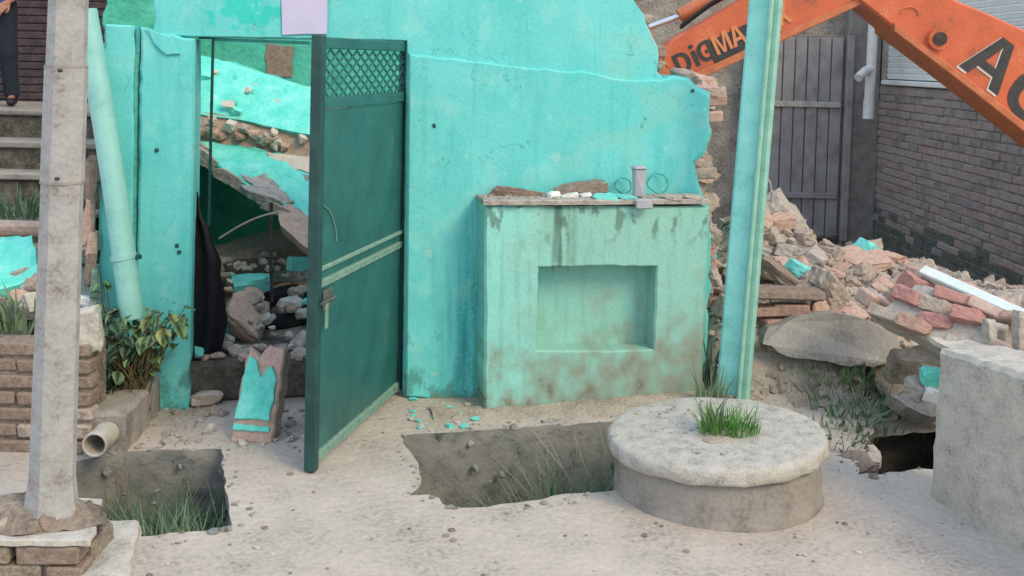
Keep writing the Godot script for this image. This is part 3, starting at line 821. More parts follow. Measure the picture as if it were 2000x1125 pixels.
	# flakes and bare spots on the panels
	for i in 26:
		var t := rng.randf()
		var up := i % 2 == 0
		var px := lerpf(395.0, 600.0, t)
		var py := (lerpf(125.0, 180.0, t) + rng.randf_range(0, 75)) if up else (lerpf(300.0, 330.0, t) + rng.randf_range(0, 30) + 45.0 * t * rng.randf())
		var z := lerpf(7.6, 7.1, clampf((py - lerpf(110.0, 170.0, t)) / 95.0, 0, 1)) if up else lerpf(7.05, 6.55, clampf((py - 285.0 - 20.0 * t) / 125.0, 0, 1))
		tag(put("plaster_flake", chunk(1100 + i, Vector3(rng.randf_range(0.03, 0.10), 0.02, rng.randf_range(0.03, 0.07)), 5, 0.4), [M.teal_bright, M.rubble_grey, M.cream, M.teal][i % 4], null, Transform3D(rot(0.75, rng.randf_range(-1, 1), -0.2), zp(px, py, z - 0.005))), "loose plaster flake stuck on the upper turquoise panel" if up else "loose plaster flake stuck on the lower tilted panel", "plaster flake", "flakes on the upper panel" if up else "flakes on the tilted panel")
	# rafter and debris under the panels
	for e in [[520, 528, 6.9, Vector3(0.5, 0.06, 0.3), 0.05, "rubble_grey", "flat roof slab lying deep under the fallen panels"], [520, 505, 6.9, Vector3(1.0, 0.3, 0.3), 0.1, "brick_old", "large brown lump of fallen masonry at back of gateway"], [480, 615, 6.05, Vector3(0.28, 0.10, 0.42), -0.55, "rubble_pink", "tilted pinkish slab propped inside the gateway"], [565, 655, 6.2, Vector3(0.34, 0.14, 0.3), 0.15, "rubble", "brown rubble block beside the gate leaf inside doorway"]]:
		var p := zp(e[0], e[1], e[2])
		tag(put("rubble_slab", chunk(200 + e[0], e[3], 4, 0.3), M[e[5]], null, Transform3D(rot(0.3, 0.2, e[4]), p)), e[6], "rubble slab")
	tag(put("plaster_chunk", chunk(222, Vector3(0.24, 0.13, 0.16), 5, 0.4), M.teal, null, Transform3D(rot(0.2, 0.3, 0.12), zp(494, 556, 6.35))), "large turquoise plaster chunk in the shade below fallen panels", "plaster chunk")
	tag(put("plaster_chunk", chunk(223, Vector3(0.11, 0.13, 0.08), 4, 0.4), M.teal_bright, null, Transform3D(rot(0.2, 0.3, 0.3), zp(450, 640, 5.95))), "small bright turquoise plaster chunk beside the black sheet", "plaster chunk")
	tag(put("plaster_chunk", chunk(224, Vector3(0.13, 0.10, 0.08), 4, 0.4), M.teal, null, Transform3D(rot(0.1, 0.5, -0.1), zp(580, 515, 6.4))), "turquoise plaster chunk half hidden by the gate's free edge", "plaster chunk")
	var tp := zp(562, 600, 6.35)
	var ty := thing("tyre", "old black tyre lying in the rubble inside the gateway", "tyre", tp)
	ty.basis = rot(0.35, 0.0, 0.08)
	var prof := []
	for k in 13: prof.append(Vector2(0.16 + 0.055 * cos(TAU * k / 12), 0.05 * sin(TAU * k / 12)))
	put("tread", lathe(prof, 32), M.rubber, ty)
	# black plastic sheet hanging by the pillar
	var st := begin(false)
	var nv := 26
	var nu := 14
	var S := func(i, j):
		var v := float(j) / nv
		var py: float = lerp(375.0, 692.0, v)
		var xl: float = lerp(380.0, 370.0, v)
		var xr: float = lerp(386.0, 432.0, sst(0.0, 0.5, v)) + 10.0 * sst(0.5, 0.75, v) - 14.0 * sst(0.86, 1.0, v) + 2.0 * sin(j * 1.3)
		var u := float(i) / nu
		return HX * fl(lerp(xl, xr, u), py, -0.14 + 0.03 * sin(u * 11.0 + v * 2.0) - 0.05 * u)
	for j in nv:
		for i in nu:
			quad(st, S.call(i, j), S.call(i + 1, j), S.call(i + 1, j + 1), S.call(i, j + 1))
			var off := Vector3(0, 0, -0.006)
			quad(st, S.call(i, j) + off, S.call(i, j + 1) + off, S.call(i + 1, j + 1) + off, S.call(i + 1, j) + off)
	tag(put("black_sheet", fin(st), M.black_cloth), "torn black plastic sheet hanging beside the gateway pillar", "plastic sheet")
	# rods and cable
	tag(put("steel_rod", tube_mesh([zp(530, 395, 6.3), zp(528, 480, 6.28), zp(532, 590, 6.25)], 0.011, 6), M.dark_debris), "dark upright steel rod beneath the tilted panel", "rod")
	var cb := []
	for k in 13:
		var t := k / 12.0
		cb.append(zp(lerp(428.0, 545.0, t), lerp(466.0, 424.0, t) - 14.0 * sin(t * 2.4), 6.2))
	tag(put("cable", tube_mesh(cb, 0.006, 6), M.rubble_grey), "thin grey cable sagging across the dark gateway", "cable")
	# turquoise painted pillar stump leaning on the doorstep
	var base := gp(488, 866)
	var ps := thing("wall_stump", "turquoise painted lump of wall propped against the doorstep", "wall stump", base)
	ps.basis = rot(-0.42, -0.06, -0.03).scaled_local(Vector3(0.84, 1, 1))
	put("core", slab(jag(PackedVector2Array([Vector2(-0.115, 0.0), Vector2(0.12, 0.0), Vector2(0.125, 0.2), Vector2(0.12, 0.44), Vector2(0.03, 0.46), Vector2(-0.02, 0.40), Vector2(-0.09, 0.45), Vector2(-0.105, 0.2)]), 0.03, 0.008, 24), -0.12, 0.0, 0.01), M.rubble_pink, ps)
	put("plaster_face", slab(jag(PackedVector2Array([Vector2(-0.105, 0.105), Vector2(0.095, 0.105), Vector2(0.10, 0.30), Vector2(0.06, 0.36), Vector2(0.01, 0.30), Vector2(-0.03, 0.38), Vector2(-0.075, 0.40), Vector2(-0.09, 0.25)]), 0.03, 0.007, 25), 0.0, 0.016, 0.004), M.teal_bright, ps)
	put("plaster_band", slab(jag(PackedVector2Array([Vector2(-0.105, 0.055), Vector2(0.1, 0.055), Vector2(0.1, 0.08), Vector2(-0.105, 0.085)]), 0.03, 0.003, 26), 0.0, 0.012, 0.003), M.teal_bright, ps)

# ------------------------------------------------------------------ poles and pipes
func taper_post(pts: Array, wa: Array, wb: Array, turn: float, bev: float) -> ArrayMesh:    # rectangular post through pts, with its corners cut
	var st := begin()
	var rings := []
	for i in pts.size():
		var r := []
		var a: float = wa[i] / 2
		var b: float = wb[i] / 2
		var c: float = bev
		for q in [Vector2(a - c, -b), Vector2(a, -b + c), Vector2(a, b - c), Vector2(a - c, b), Vector2(-a + c, b), Vector2(-a, b - c), Vector2(-a, -b + c), Vector2(-a + c, -b)]:
			var e: Vector2 = q.rotated(turn)
			r.append(pts[i] + Vector3(e.x, 0, e.y))
		rings.append(r)
	for i in rings.size() - 1:
		for k in 8: quad(st, rings[i][k], rings[i][(k + 1) % 8], rings[i + 1][(k + 1) % 8], rings[i + 1][k])
	var last: Array = rings[-1]
	for k in range(1, 7): tri(st, last[0], last[k], last[k + 1])
	return fin(st)
func build_poles():
	# concrete electricity pole
	var b := zp(98, 1052, 3.68)
	var t := zp(134, 0, 3.68)
	var ax := (t - b) / (t.y - b.y)
	var lp := thing("utility_pole", "pale grey square concrete utility pole standing on brick plinth", "pole", b)
	var hs := [-0.1, 0.0, 0.05, 0.12, 0.22, 0.5, 1.0, 1.75, 2.4, 4.5, 7.5]
	var wa := [0.24, 0.23, 0.215, 0.17, 0.15, 0.146, 0.14, 0.132, 0.124, 0.11, 0.1]
	var wb := wa.map(func(v): return v * 0.92)
	var pts := hs.map(func(v): return ax * v)
	put("shaft", taper_post(pts, wa, wb, 0.62, 0.04), M.pole_grey, lp)
	# sheet clamped round the shaft at eye level
	var y0 := zp(125, 355, 3.68).y - b.y
	var y1 := zp(130, 130, 3.68).y - b.y
	put("sleeve", taper_post([ax * y0, ax * y1], [0.141, 0.138], [0.131, 0.128], 0.62, 0.04), M.pole_grey, lp)
	for e in [[y0, 0.143, 0.133], [y1, 0.14, 0.13]]:
		put("band", taper_post([ax * (e[0] - 0.004), ax * (e[0] + 0.004)], [e[1], e[1]], [e[2], e[2]], 0.62, 0.04), M.concrete, lp)
	for e in [[120, 138], [114, 349]]:
		var p := zp(e[0], e[1], 3.597) - b
		put("bolt", tube_mesh([p, p + Vector3(-0.004, 0, 0.012)], 0.006, 8), M.dark_debris, lp)
	# turquoise painted pole beside the stand
	var c := zp(1423, 800, 5.62)
	var d := zp(1490, 0, 5.62)
	var a2 := (d - c) / (d.y - c.y)
	var tp := thing("painted_pole", "leaning turquoise painted pole between the stand and the rubble", "pole", c)
	put("shaft", taper_post([a2 * -0.2, a2 * 1.0, a2 * 2.2, a2 * 4.5], [0.135, 0.135, 0.13, 0.12], [0.09, 0.09, 0.085, 0.08], 0.4, 0.012), M.pole_teal, tp)
	put("channel", taper_post([a2 * -0.2 + Vector3(0.068, 0, 0.042), a2 * 2.2 + Vector3(0.066, 0, 0.04), a2 * 4.0 + Vector3(0.064, 0, 0.04)], [0.055, 0.052, 0.05], [0.05, 0.05, 0.046], 0.45, 0.012), M.pole_green, tp)
	put("conduit", tube_mesh([a2 * -0.1 + Vector3(0.03, 0, 0.075), a2 * 2.2 + Vector3(0.028, 0, 0.073), a2 * 4.0 + Vector3(0.026, 0, 0.07)], 0.014, 10), M.pole_green, tp)
	# plastic drain pipe leaning on the pillar
	var e0 := HX * fl(258, 622, 0.22)
	var e1 := HX * fl(176, 85, 0.12)
	var lean := (e1 - e0)
	var pp := thing("leaning_pipe", "pale turquoise plastic pipe leaning against the gate pillar", "pipe", e0)
	var pr := []
	for k in 9: pr.append(lean * (k / 8.0 * 1.12) + Vector3(0.012 * sin(k * 0.4), 0, 0))
	put("tube", tube_mesh(pr, 0.056, 18), M.pvc, pp)
	var q := lean * 0.225 + Vector3(0.004, 0, 0)
	put("coupling", tube_mesh([q - lean.normalized() * 0.012, q + lean.normalized() * 0.012], 0.062, 18), M.pvc, pp)
	put("screw", tube_mesh([q + Vector3(0.06, 0, 0.0), q + Vector3(0.085, 0.005, 0.01)], 0.012, 6), M.gate_dark, pp)
	# poster
	tag(put("paper_notice", slab(jag(fpoly([550, -8, 640, -8, 639, 66, 551, 68], 0.01), 0.04, 0.002, 31), 0.006, 0.010, 0.001), M.paper, null, HX), "blank lilac paper notice pasted on wall above the gate", "notice")
	# drain pipe end poking out at the left ditch
	var g0 := gp(184, 868, 0.06)
	g0 = zp(185, 869, 4.6)
	var st := begin(false)
	var dp := Vector3(0.0, 0.0, -0.34)
	tube(st, [g0, g0 + dp], 0.056, 20, false)
	tube(st, [g0, g0 + dp * 0.9], 0.045, 20, false)
	var o := thing("drain_pipe", "grey plastic drain pipe end poking from the concrete kerb", "pipe", Vector3.ZERO)
	put("tube", fin(st), M.old_pvc, o)
	var rim := []
	for k in 21:
		var u := dp.normalized()
		var r := u.cross(Vector3.UP).normalized()
		var v := r.cross(u)
		rim.append(g0 + (r * cos(TAU * k / 20) + v * sin(TAU * k / 20)) * 0.0505)
	put("rim", tube_mesh(rim, 0.0062, 6, false), M.old_pvc, o)

func blades(n: int, rad: float, h0: float, h1: float, wid: float, lean: float, sd: int, flat_top := Vector2.ONE) -> ArrayMesh:
	var g := RandomNumberGenerator.new()
	g.seed = sd
	var st := begin(false)
	for i in n:
		var a := g.randf() * TAU
		var r := sqrt(g.randf()) * rad
		var p := Vector3(cos(a) * r * flat_top.x, 0, sin(a) * r * flat_top.y)
		var h := g.randf_range(h0, h1)
		var la := a + g.randf_range(-1.2, 1.2)
		var ln := g.randf_range(0.2, 1.0) * lean * h
		var d := Vector3(cos(la), 0, sin(la))
		var s := Vector3(-d.z, 0, d.x).rotated(Vector3.UP, g.randf_range(-0.8, 0.8)) * wid * g.randf_range(0.6, 1.2)
		var m := p + d * ln * 0.3 + Vector3(0, h * 0.55, 0)
		var t := p + d * ln + Vector3(0, h, 0)
		quad(st, p - s * 0.5, p + s * 0.5, m + s * 0.45, m - s * 0.45)
		tri(st, m - s * 0.45, m + s * 0.45, t)
	return fin(st)
func leaf_mesh(l: float, w: float) -> ArrayMesh:
	var st := begin(false)
	var rows := [[0.0, 0.02, 0.0], [0.2, 0.8, 0.03], [0.45, 1.0, 0.04], [0.75, 0.6, 0.0], [1.0, 0.02, -0.12]]
	for i in rows.size() - 1:
		var a = rows[i]
		var b = rows[i + 1]
		for s in [-1, 1]:
			quad(st, Vector3(0, a[2] * l - 0.02 * l, a[0] * l), Vector3(s * a[1] * w / 2, a[2] * l + 0.03 * l, a[0] * l), Vector3(s * b[1] * w / 2, b[2] * l + 0.03 * l, b[0] * l), Vector3(0, b[2] * l - 0.02 * l, b[0] * l))
	return fin(st)
func leafy(o: Node3D, spots: Array, lm: Array, mats: Array, stem_to: Vector3):
	# spots: places of single leaves, in o's frame
	var st := begin(false)
	for s in spots:
		var p: Vector3 = s
		var k := rng.randi() % lm.size()
		put("leaf", lm[k], mats[rng.randi() % mats.size()], o, Transform3D(rot(rng.randf_range(-0.3, 0.9), rng.randf_range(-1.4, 1.4), rng.randf_range(-0.5, 0.5)).scaled(Vector3.ONE * rng.randf_range(0.7, 1.2)), p))
		if rng.randf() < 0.5: tube(st, [stem_to + Vector3(rng.randf_range(-0.1, 0.1), 0, 0), (stem_to + p) / 2 + Vector3(rng.randf_range(-0.05, 0.05), 0.03, 0), p], [0.006, 0.004, 0.002], 5)
	put("stem", fin(st), M.stem, o)

func build_manhole():
	var c := gp(1415, 1040)
	c = Vector3(0.905, 0, c.z - 0.44)
	var o := thing("manhole", "round raised concrete manhole with a thick worn lid", "manhole", c)
	o.rotation.z = 0.045     # settled, a little out of level
	put("ring", lathe([Vector2(0.0, -0.05), Vector2(0.445, -0.05), Vector2(0.435, 0.02), Vector2(0.43, 0.08), Vector2(0.43, 0.14), Vector2(0.428, 0.183), Vector2(0.40, 0.186)], 72, 0.006, 3), M.concrete, o)
	put("lid", lathe([Vector2(0.38, 0.184), Vector2(0.453, 0.186), Vector2(0.459, 0.190), Vector2(0.460, 0.205), Vector2(0.459, 0.222), Vector2(0.457, 0.238), Vector2(0.450, 0.248), Vector2(0.438, 0.2525), Vector2(0.41, 0.255), Vector2(0.35, 0.256), Vector2(0.27, 0.257), Vector2(0.2, 0.258), Vector2(0.1, 0.259), Vector2(0.0, 0.26)], 120, 0.009, 4), M.lid, o)
	var g := gp(1424, 846, 0.258)
	var t := thing("grass_tuft", "bright green grass tuft growing on the manhole lid", "grass tuft", g)
	put("foliage", blades(210, 0.125, 0.03, 0.125, 0.007, 1.0, 5, Vector2(1.0, 0.6)), M.grass, t)
	put("soil", lathe([Vector2(0.15, -0.008), Vector2(0.10, 0.004), Vector2(0.05, 0.008), Vector2(0.0, 0.009)], 24, 0.02, 6), M.pale_dirt, t)
	var g2 := thing("grass_tuft", "faint bluish weed sprig behind the bright grass tuft", "grass tuft", g + Vector3(-0.06, 0, -0.03))
	put("foliage", blades(26, 0.05, 0.08, 0.2, 0.012, 0.5, 7), M.weed, g2)
	# mortar crumbs on the lid
	var st := begin()
	var ms := [chunk(301, Vector3.ONE, 4), chunk(302, Vector3.ONE, 4)]
	for i in 90:
		var a := rng.randf() * TAU
		var r := 0.06 + 0.30 * rng.randf()
		var s := rng.randf_range(0.004, 0.016)
		st.append_from(ms[i % 2], 0, Transform3D(rrot().scaled(Vector3(s, s * 0.6, s)), c + Vector3(cos(a) * r, 0.259, sin(a) * r - 0.04)))
	var cr := put("mortar_crumbs", st.commit(), M.rubble_grey)
	cr.set_meta("kind", "stuff")
	tag(cr, "loose mortar crumbs strewn over the manhole lid", "crumbs")

# ------------------------------------------------------------------ the left side
func build_left():
	# brick plinth with a thin slab and heaped soil under the pole
	var p0 := Vector3(-1.75, 0, -3.66)
	var pl := thing("pole_plinth", "low brick plinth with thin cement slab under the concrete pole", "plinth", p0)
	var bm := [box_mesh(Vector3(0.215, 0.062, 0.10), 0.007, 0.004), box_mesh(Vector3(0.13, 0.062, 0.10), 0.008, 0.005)]
	for r in 2:
		for k in 4:
			put("brick", bm[(k + r) % 2], [M.brick_old, M.dirt, M.mud][rng.randi() % 3], pl, Transform3D(rot(0, rng.randf_range(-0.04, 0.04), 0), Vector3(-0.3 + k * 0.19 - r * 0.06, 0.03 + r * 0.068, 0.09)))
	put("core", box_mesh(Vector3(0.66, 0.1, 0.2), 0.01, 0.01), M.dirt, pl, Transform3D(Basis.IDENTITY, Vector3(0.0, 0.05, -0.06)))
	put("slab", slab(jag(PackedVector2Array([Vector2(-0.4, -0.2), Vector2(0.27, -0.2), Vector2(0.36, 0.14), Vector2(-0.4, 0.17)]), 0.05, 0.008, 41), 0.0, 0.022, 0.004), M.pale_concrete, pl, Transform3D(Basis(Vector3.RIGHT, Vector3(0, 0, 1), Vector3(0, 1, 0)), Vector3(0, 0.137, 0)))
	var so := lathe([Vector2(0.33, 0.0), Vector2(0.29, 0.03), Vector2(0.2, 0.06), Vector2(0.1, 0.075), Vector2(0.0, 0.08)], 36, 0.05, 8)
	put("soil", so, M.dirt, pl, Transform3D(rot(0, 0, 0).scaled(Vector3(0.95, 0.8, 0.45)), Vector3(0.05, 0.155, -0.03)))
	var cl := [chunk(311, Vector3(0.07, 0.05, 0.06)), chunk(312, Vector3(0.05, 0.04, 0.05)), chunk(313, Vector3(0.09, 0.05, 0.06))]
	for i in 16:
		var a := rng.randf() * TAU
		var q := p0 + Vector3(cos(a) * rng.randf_range(0.14, 0.30) + 0.04, 0.175, sin(a) * rng.randf_range(0.06, 0.13) - 0.02)
		tag(put("soil_clod", cl[i % 3], [M.dirt, M.rubble, M.brick_old][i % 3], null, Transform3D(yaw_tilt(0.4), q)), "brown soil clod lying around the foot of concrete pole", "clod", "clods round the pole")
	# concrete kerb in front of the ditch
	var k0 := gp(200, 1024, 0.02)
	var k1 := gp(271, 1021, 0.02)
	var kerb := jag(PackedVector2Array([Vector2(k0.x - 0.1, -k0.z), Vector2(k1.x, -k1.z), Vector2(gp(266, 1160, 0.02).x, 3.3), Vector2(gp(150, 1160, 0.02).x, 3.3)]), 0.06, 0.006, 42)
	tag(put("concrete_kerb", slab(kerb, -0.06, 0.035, 0.012), M.pale_concrete, null, Transform3D(Basis(Vector3.RIGHT, Vector3(0, 0, -1), Vector3(0, 1, 0)), Vector3.ZERO)), "pale concrete kerb block beside the pole plinth", "kerb")
	# low brick wall behind the pole
	var wz := 4.72
	var w0 := zp(178, 700, wz)
	var bw := thing("brick_wall", "low weathered brick wall behind the concrete pole", "wall", Vector3(w0.x, 0, -wz))
	put("mortar", box_mesh(Vector3(1.4, 0.96, 0.2), 0.01), M.dirt, bw, Transform3D(Basis.IDENTITY, Vector3(-0.712, 0.0, -0.115)))
	var fb := [box_mesh(Vector3(0.215, 0.062, 0.1), 0.008, 0.004), box_mesh(Vector3(0.215, 0.062, 0.1), 0.01, 0.007), box_mesh(Vector3(0.105, 0.062, 0.1), 0.009, 0.005)]
	for r in 13:
		var y := -0.42 + r * 0.074
		var x := -0.11 if r % 2 == 0 else -0.055
		var n := 0
		while x > -1.36:
			var half := r % 2 == 1 and n == 0
			put("brick", fb[2] if half else fb[rng.randi() % 2], [M.brick_old, M.brick_old, M.brick_old, M.rubble][rng.randi() % 4] if r > 6 else [M.brick_old, M.dirt, M.mud][rng.randi() % 3], bw, Transform3D(rot(0, rng.randf_range(-0.03, 0.03), rng.randf_range(-0.015, 0.015)), Vector3(x, y, -0.045 + rng.randf_range(-0.006, 0.008))))
			x -= 0.17 if half else 0.226
			n += 1
	# plaster block and rubble on that wall
	tag(put("plaster_block", chunk(331, Vector3(0.13, 0.2, 0.16), 4, 0.25), M.pale_concrete, null, Transform3D(rot(0, 0.2, 0.03), zp(172, 645, 4.8))), "whitish plaster block standing on the low brick wall end", "plaster block")
	for i in 34:
		var px := rng.randf_range(-40, 185)
		var z := rng.randf_range(4.75, 6.2)
		var p := zp(px, 640, z)
		p.y = 0.5 + (z - 4.7) * 0.10 + rng.randf_range(-0.02, 0.05)
		var s := rng.randf_range(0.06, 0.15)
		tag(put("rubble_chunk", chunk(340 + i, Vector3(s, s * 0.7, s * 0.9), 4, 0.4), [M.pale_concrete, M.rubble_grey, M.rubble, M.rubble_pink][i % 4], null, Transform3D(yaw_tilt(0.5), p)), "pale rubble chunk heaped behind the low brick wall", "rubble", "rubble behind the low wall")
	var hm := lathe([Vector2(1.5, -0.05), Vector2(1.3, 0.3), Vector2(1.0, 0.5), Vector2(0.5, 0.62), Vector2(0.0, 0.66)], 40, 0.08, 9)
	var hp := struct("rubble_mound", hm, M.rubble_grey)
	hp.position = Vector3(-3.1, 0, -5.9); hp.scale = Vector3(0.95, 1.0, 0.75)
	# fallen turquoise plaster sheet
	var S := [zp(-60, 470, 5.9), zp(20, 462, 5.9), zp(62, 460, 5.8), zp(70, 500, 5.65), zp(72, 535, 5.5), zp(40, 555, 5.4), zp(0, 566, 5.35), zp(-60, 572, 5.3)]
	tag(put("plaster_sheet", solid(jag3(S, 0.05, 0.008, 43), Vector3(0, -0.05, -0.02)), M.teal_bright), "bright turquoise slab of fallen wall behind the concrete pole", "wall slab")
	tag(put("plank", box_mesh(Vector3(0.9, 0.07, 0.12), 0.01, 0.01), M.rubble_pink, null, Transform3D(rot(0.1, 0.1, -0.02), zp(10, 445, 6.2))), "pinkish broken lintel lying above the fallen turquoise slab", "lintel")
	# bits between pole and pillar
	for e in [[176, 520, 0.05, 0.22, "brick_old"], [186, 560, 0.035, 0.2, "gate_worn"], [174, 430, 0.06, 0.3, "rubble_pink"], [182, 480, 0.05, 0.14, "rubble_pink"], [172, 590, 0.09, 0.06, "white_plastic"], [178, 350, 0.06, 0.26, "brick_old"]]:
		tag(put("debris_piece", chunk(380 + e[1], Vector3(e[2], e[3], 0.08), 4, 0.4), M[e[4]], null, Transform3D(rot(0, 0.3, -0.12), zp(e[0], e[1], 5.25))), {520: "brown splintered debris piece wedged between concrete pole and pillar", 560: "thin greenish strip of debris between concrete pole and leaning pipe", 430: "tall pinkish debris piece between concrete pole and leaning pipe", 480: "short pinkish debris piece between concrete pole and leaning pipe", 590: "flat white scrap above the plaster block on low wall", 350: "brown brick lump beside concrete pole behind the leaning pipe"}[e[1]], "debris")
	# neighbour's dark wall and stairs
	var dw := thing("neighbour_house", "dark brown wall of the house behind the concrete steps", "house", Vector3(-5.2, 0, -11.1))
	put("wall", box_mesh(Vector3(5.4, 4.6, 0.25), 0.02), M.dark_wall, dw, Transform3D(Basis.IDENTITY, Vector3(0.0, 2.3, 0)))
	for r in 34:
		put("course", box_mesh(Vector3(5.36, 0.066, 0.02), 0.006), M.dark_wall, dw, Transform3D(rot(0, 0, rng.randf_range(-0.001, 0.001)), Vector3(0, 1.1 + r * 0.078, 0.132)))
	var sp := thing("concrete_steps", "worn concrete steps leading up behind the concrete pole", "steps", Vector3(-4.6, 0, -9.3))
	for i in 5:
		var y: float = [1.28, 1.03, 0.80, 0.52, 0.3][i]
		var zf: float = [-0.15, 0.25, 0.6, 0.95, 1.35][i]
		put("step", box_mesh(Vector3(2.6, 0.055, 1.6 if i == 0 else 0.5), 0.012, 0.008), M.concrete, sp, Transform3D(Basis.IDENTITY, Vector3(0, y - 0.028, zf - (0.8 if i == 0 else 0.25) + 0.03)))
		put("riser", box_mesh(Vector3(2.55, y - 0.057 + 0.03, 0.2), 0.01, 0.006), M.mud, sp, Transform3D(Basis.IDENTITY, Vector3(0, (y - 0.057) / 2 - 0.015, zf - 0.12)))
	# weeds on the lower step and in the rubble
	for e in [[40, 425, 8.2, 0.22, "dark weed clump growing at the lowest concrete step", "leaf_dark"], [35, 650, 5.1, 0.14, "grey green weed growing in rubble above the low brick wall", "weed"]]:
		var p := zp(e[0], e[1], e[2])
		var wd := thing("weed_clump", e[4], "weed", p)
		put("foliage", blades(70, e[3], 0.06, 0.26, 0.022, 0.9, e[0]), M[e[5]], wd)

func build_plants():
	# leafy creeper at the foot of the pillar
	var o := thing("creeper_plant", "leafy green creeper growing over the foot of gate pillar", "plant", HX * fl(255, 800, 0.25))
	var lm := [leaf_mesh(0.06, 0.045), leaf_mesh(0.045, 0.035), leaf_mesh(0.075, 0.05)]
	var spots := []
	var inv := o.transform.affine_inverse()
	for i in 285:
		var py := rng.randf_range(600, 785)
		var a: float = lerp(185.0, 192.0, (py - 560) / 225)
		var b: float = 366.0 - max(0.0, py - 655) * 1.0
		spots.append(inv * (HX * fl(rng.randf_range(a, b), py, rng.randf_range(0.10, 0.34))))
	for i in 16: spots.append(inv * (HX * fl(rng.randf_range(185, 225), rng.randf_range(545, 640), rng.randf_range(0.12, 0.22))))
	leafy(o, spots, lm, [M.leaf, M.leaf_dark, M.leaf_dark, M.leaf, M.weed], Vector3(0, 0, 0))
	for e in [[318, 640, 0.3, 0.4], [345, 628, 0.3, 0.9], [296, 612, 0.28, -0.5], [330, 612, 0.26, 1.2], [285, 655, 0.3, -0.2]]:
		put("leaf", leaf_mesh(0.10, 0.075), [M.leaf_pale, M.leaf][int(e[0]) % 2], o, Transform3D(rot(0.9, e[3], 0.0), inv * (HX * fl(e[0], e[1], e[2]))))
	# grass in the left ditch, weeds in the middle ditch
	var stg := begin(false)
	for i in 80:
		var p := gp(rng.randf_range(170, 446), rng.randf_range(915, 1038))
		stg.append_from(blades(22, 0.08, 0.10, 0.30, 0.007, 1.0, 700 + i), 0, Transform3D(Basis.IDENTITY, Vector3(p.x, -0.36, p.z)))
	var gg := put("ditch_grass", stg.commit(), M.leaf_dark)
	gg.set_meta("kind", "stuff"); tag(gg, "dark green grass filling the ditch beside the concrete pole", "grass")
	var stl := begin(false)
	for i in 44:
		var p := gp(rng.randf_range(285, 444), rng.randf_range(985, 1040))
		stl.append_from(blades(9, 0.06, 0.12, 0.30, 0.007, 1.0, 760 + i), 0, Transform3D(Basis.IDENTITY, Vector3(p.x, -0.27, p.z)))
	var g3 := put("ditch_grass", stl.commit(), M.weed)
	g3.set_meta("kind", "stuff"); tag(g3, "paler grass blades along the near edge of the pole-side ditch", "grass")
	for i in 10:
		var e = [[1090, 950, 0.34, "weed"], [1180, 945, 0.36, "leaf_dark"], [1125, 940, 0.36, "weed"], [1075, 935, 0.34, "weed"], [1105, 925, 0.42, "weed_dry"], [1140, 910, 0.46, "weed"], [1170, 930, 0.4, "weed"], [1195, 900, 0.5, "weed_dry"], [1060, 905, 0.30, "leaf_dark"], [1150, 945, 0.3, "weed"]][i]
		var p := gp(e[0], e[1])
		p.y = -0.45
		var w := thing("ditch_weed", "straggly weed in the middle ditch, %s one counted from the manhole" % ORD[[7, 1, 5, 8, 6, 4, 2, 0, 9, 3][i]], "weed", p, 0.0, "weeds in the middle ditch")
		put("foliage", blades(80, 0.13, 0.12, e[2] + 0.14, 0.007, 1.0, 800 + i), M[e[3]], w)
	var b := gp(960, 930)
	var mo := thing("ditch_weed", "dark moss clump at the bottom of the middle ditch", "moss", Vector3(b.x, -0.36, b.z - 0.12))
	put("foliage", blades(60, 0.13, 0.05, 0.2, 0.014, 0.8, 820), M.leaf_dark, mo)
	# weeds on the bank
	var k := 0
	for e in [[1640, 745, 0.30, "weed"], [1670, 720, 0.26, "leaf"], [1700, 760, 0.28, "weed"], [1655, 800, 0.28, "leaf_dark"], [1690, 830, 0.25, "leaf_dark"], [1620, 860, 0.22, "weed_dry"], [1560, 760, 0.2, "weed_dry"], [1500, 745, 0.18, "weed_dry"], [1600, 720, 0.24, "weed"], [1680, 700, 0.2, "leaf"]]:
		var d := ray(e[0], e[1])
		var p := CP
		for s in 400:
			p += d * 0.02
			if p.z < -5.3 and p.y < bank_h(p.x, p.z): break
			if p.y < 0.0: break
		var w := thing("bank_weed", "tangled weed clump on the dirt bank, %s from the painted pole" % ORD[[4, 6, 9, 5, 8, 3, 1, 0, 2, 7][k]], "weed", p, 0.0, "weeds on the bank")
		put("foliage", blades(60, 0.2, 0.02, e[2] * 0.62, 0.005, 1.6, 840 + k), M[e[3]], w)
		if k < 6: put("foliage", blades(40, 0.18, 0.02, e[2] * 0.42, 0.018, 1.6, 870 + k), M[["leaf", "weed", "leaf_dark"][k % 3]], w)
		k += 1
	for e in [[1392, 740, 5.75, 0.3, "leaf_dark", "dark weed growing between the stand and turquoise painted pole"], [1385, 775, 5.5, 0.16, "weed", "pale weed at the stand corner beside turquoise painted pole"]]:
		var p := zp(e[0], e[1], e[2])
		p.y = 0.0
		var w := thing("corner_weed", e[5], "weed", p)
		put("foliage", blades(44, 0.07, 0.08, e[3] + 0.1, 0.014, 0.5, 890 + int(e[0])), M[e[4]], w)

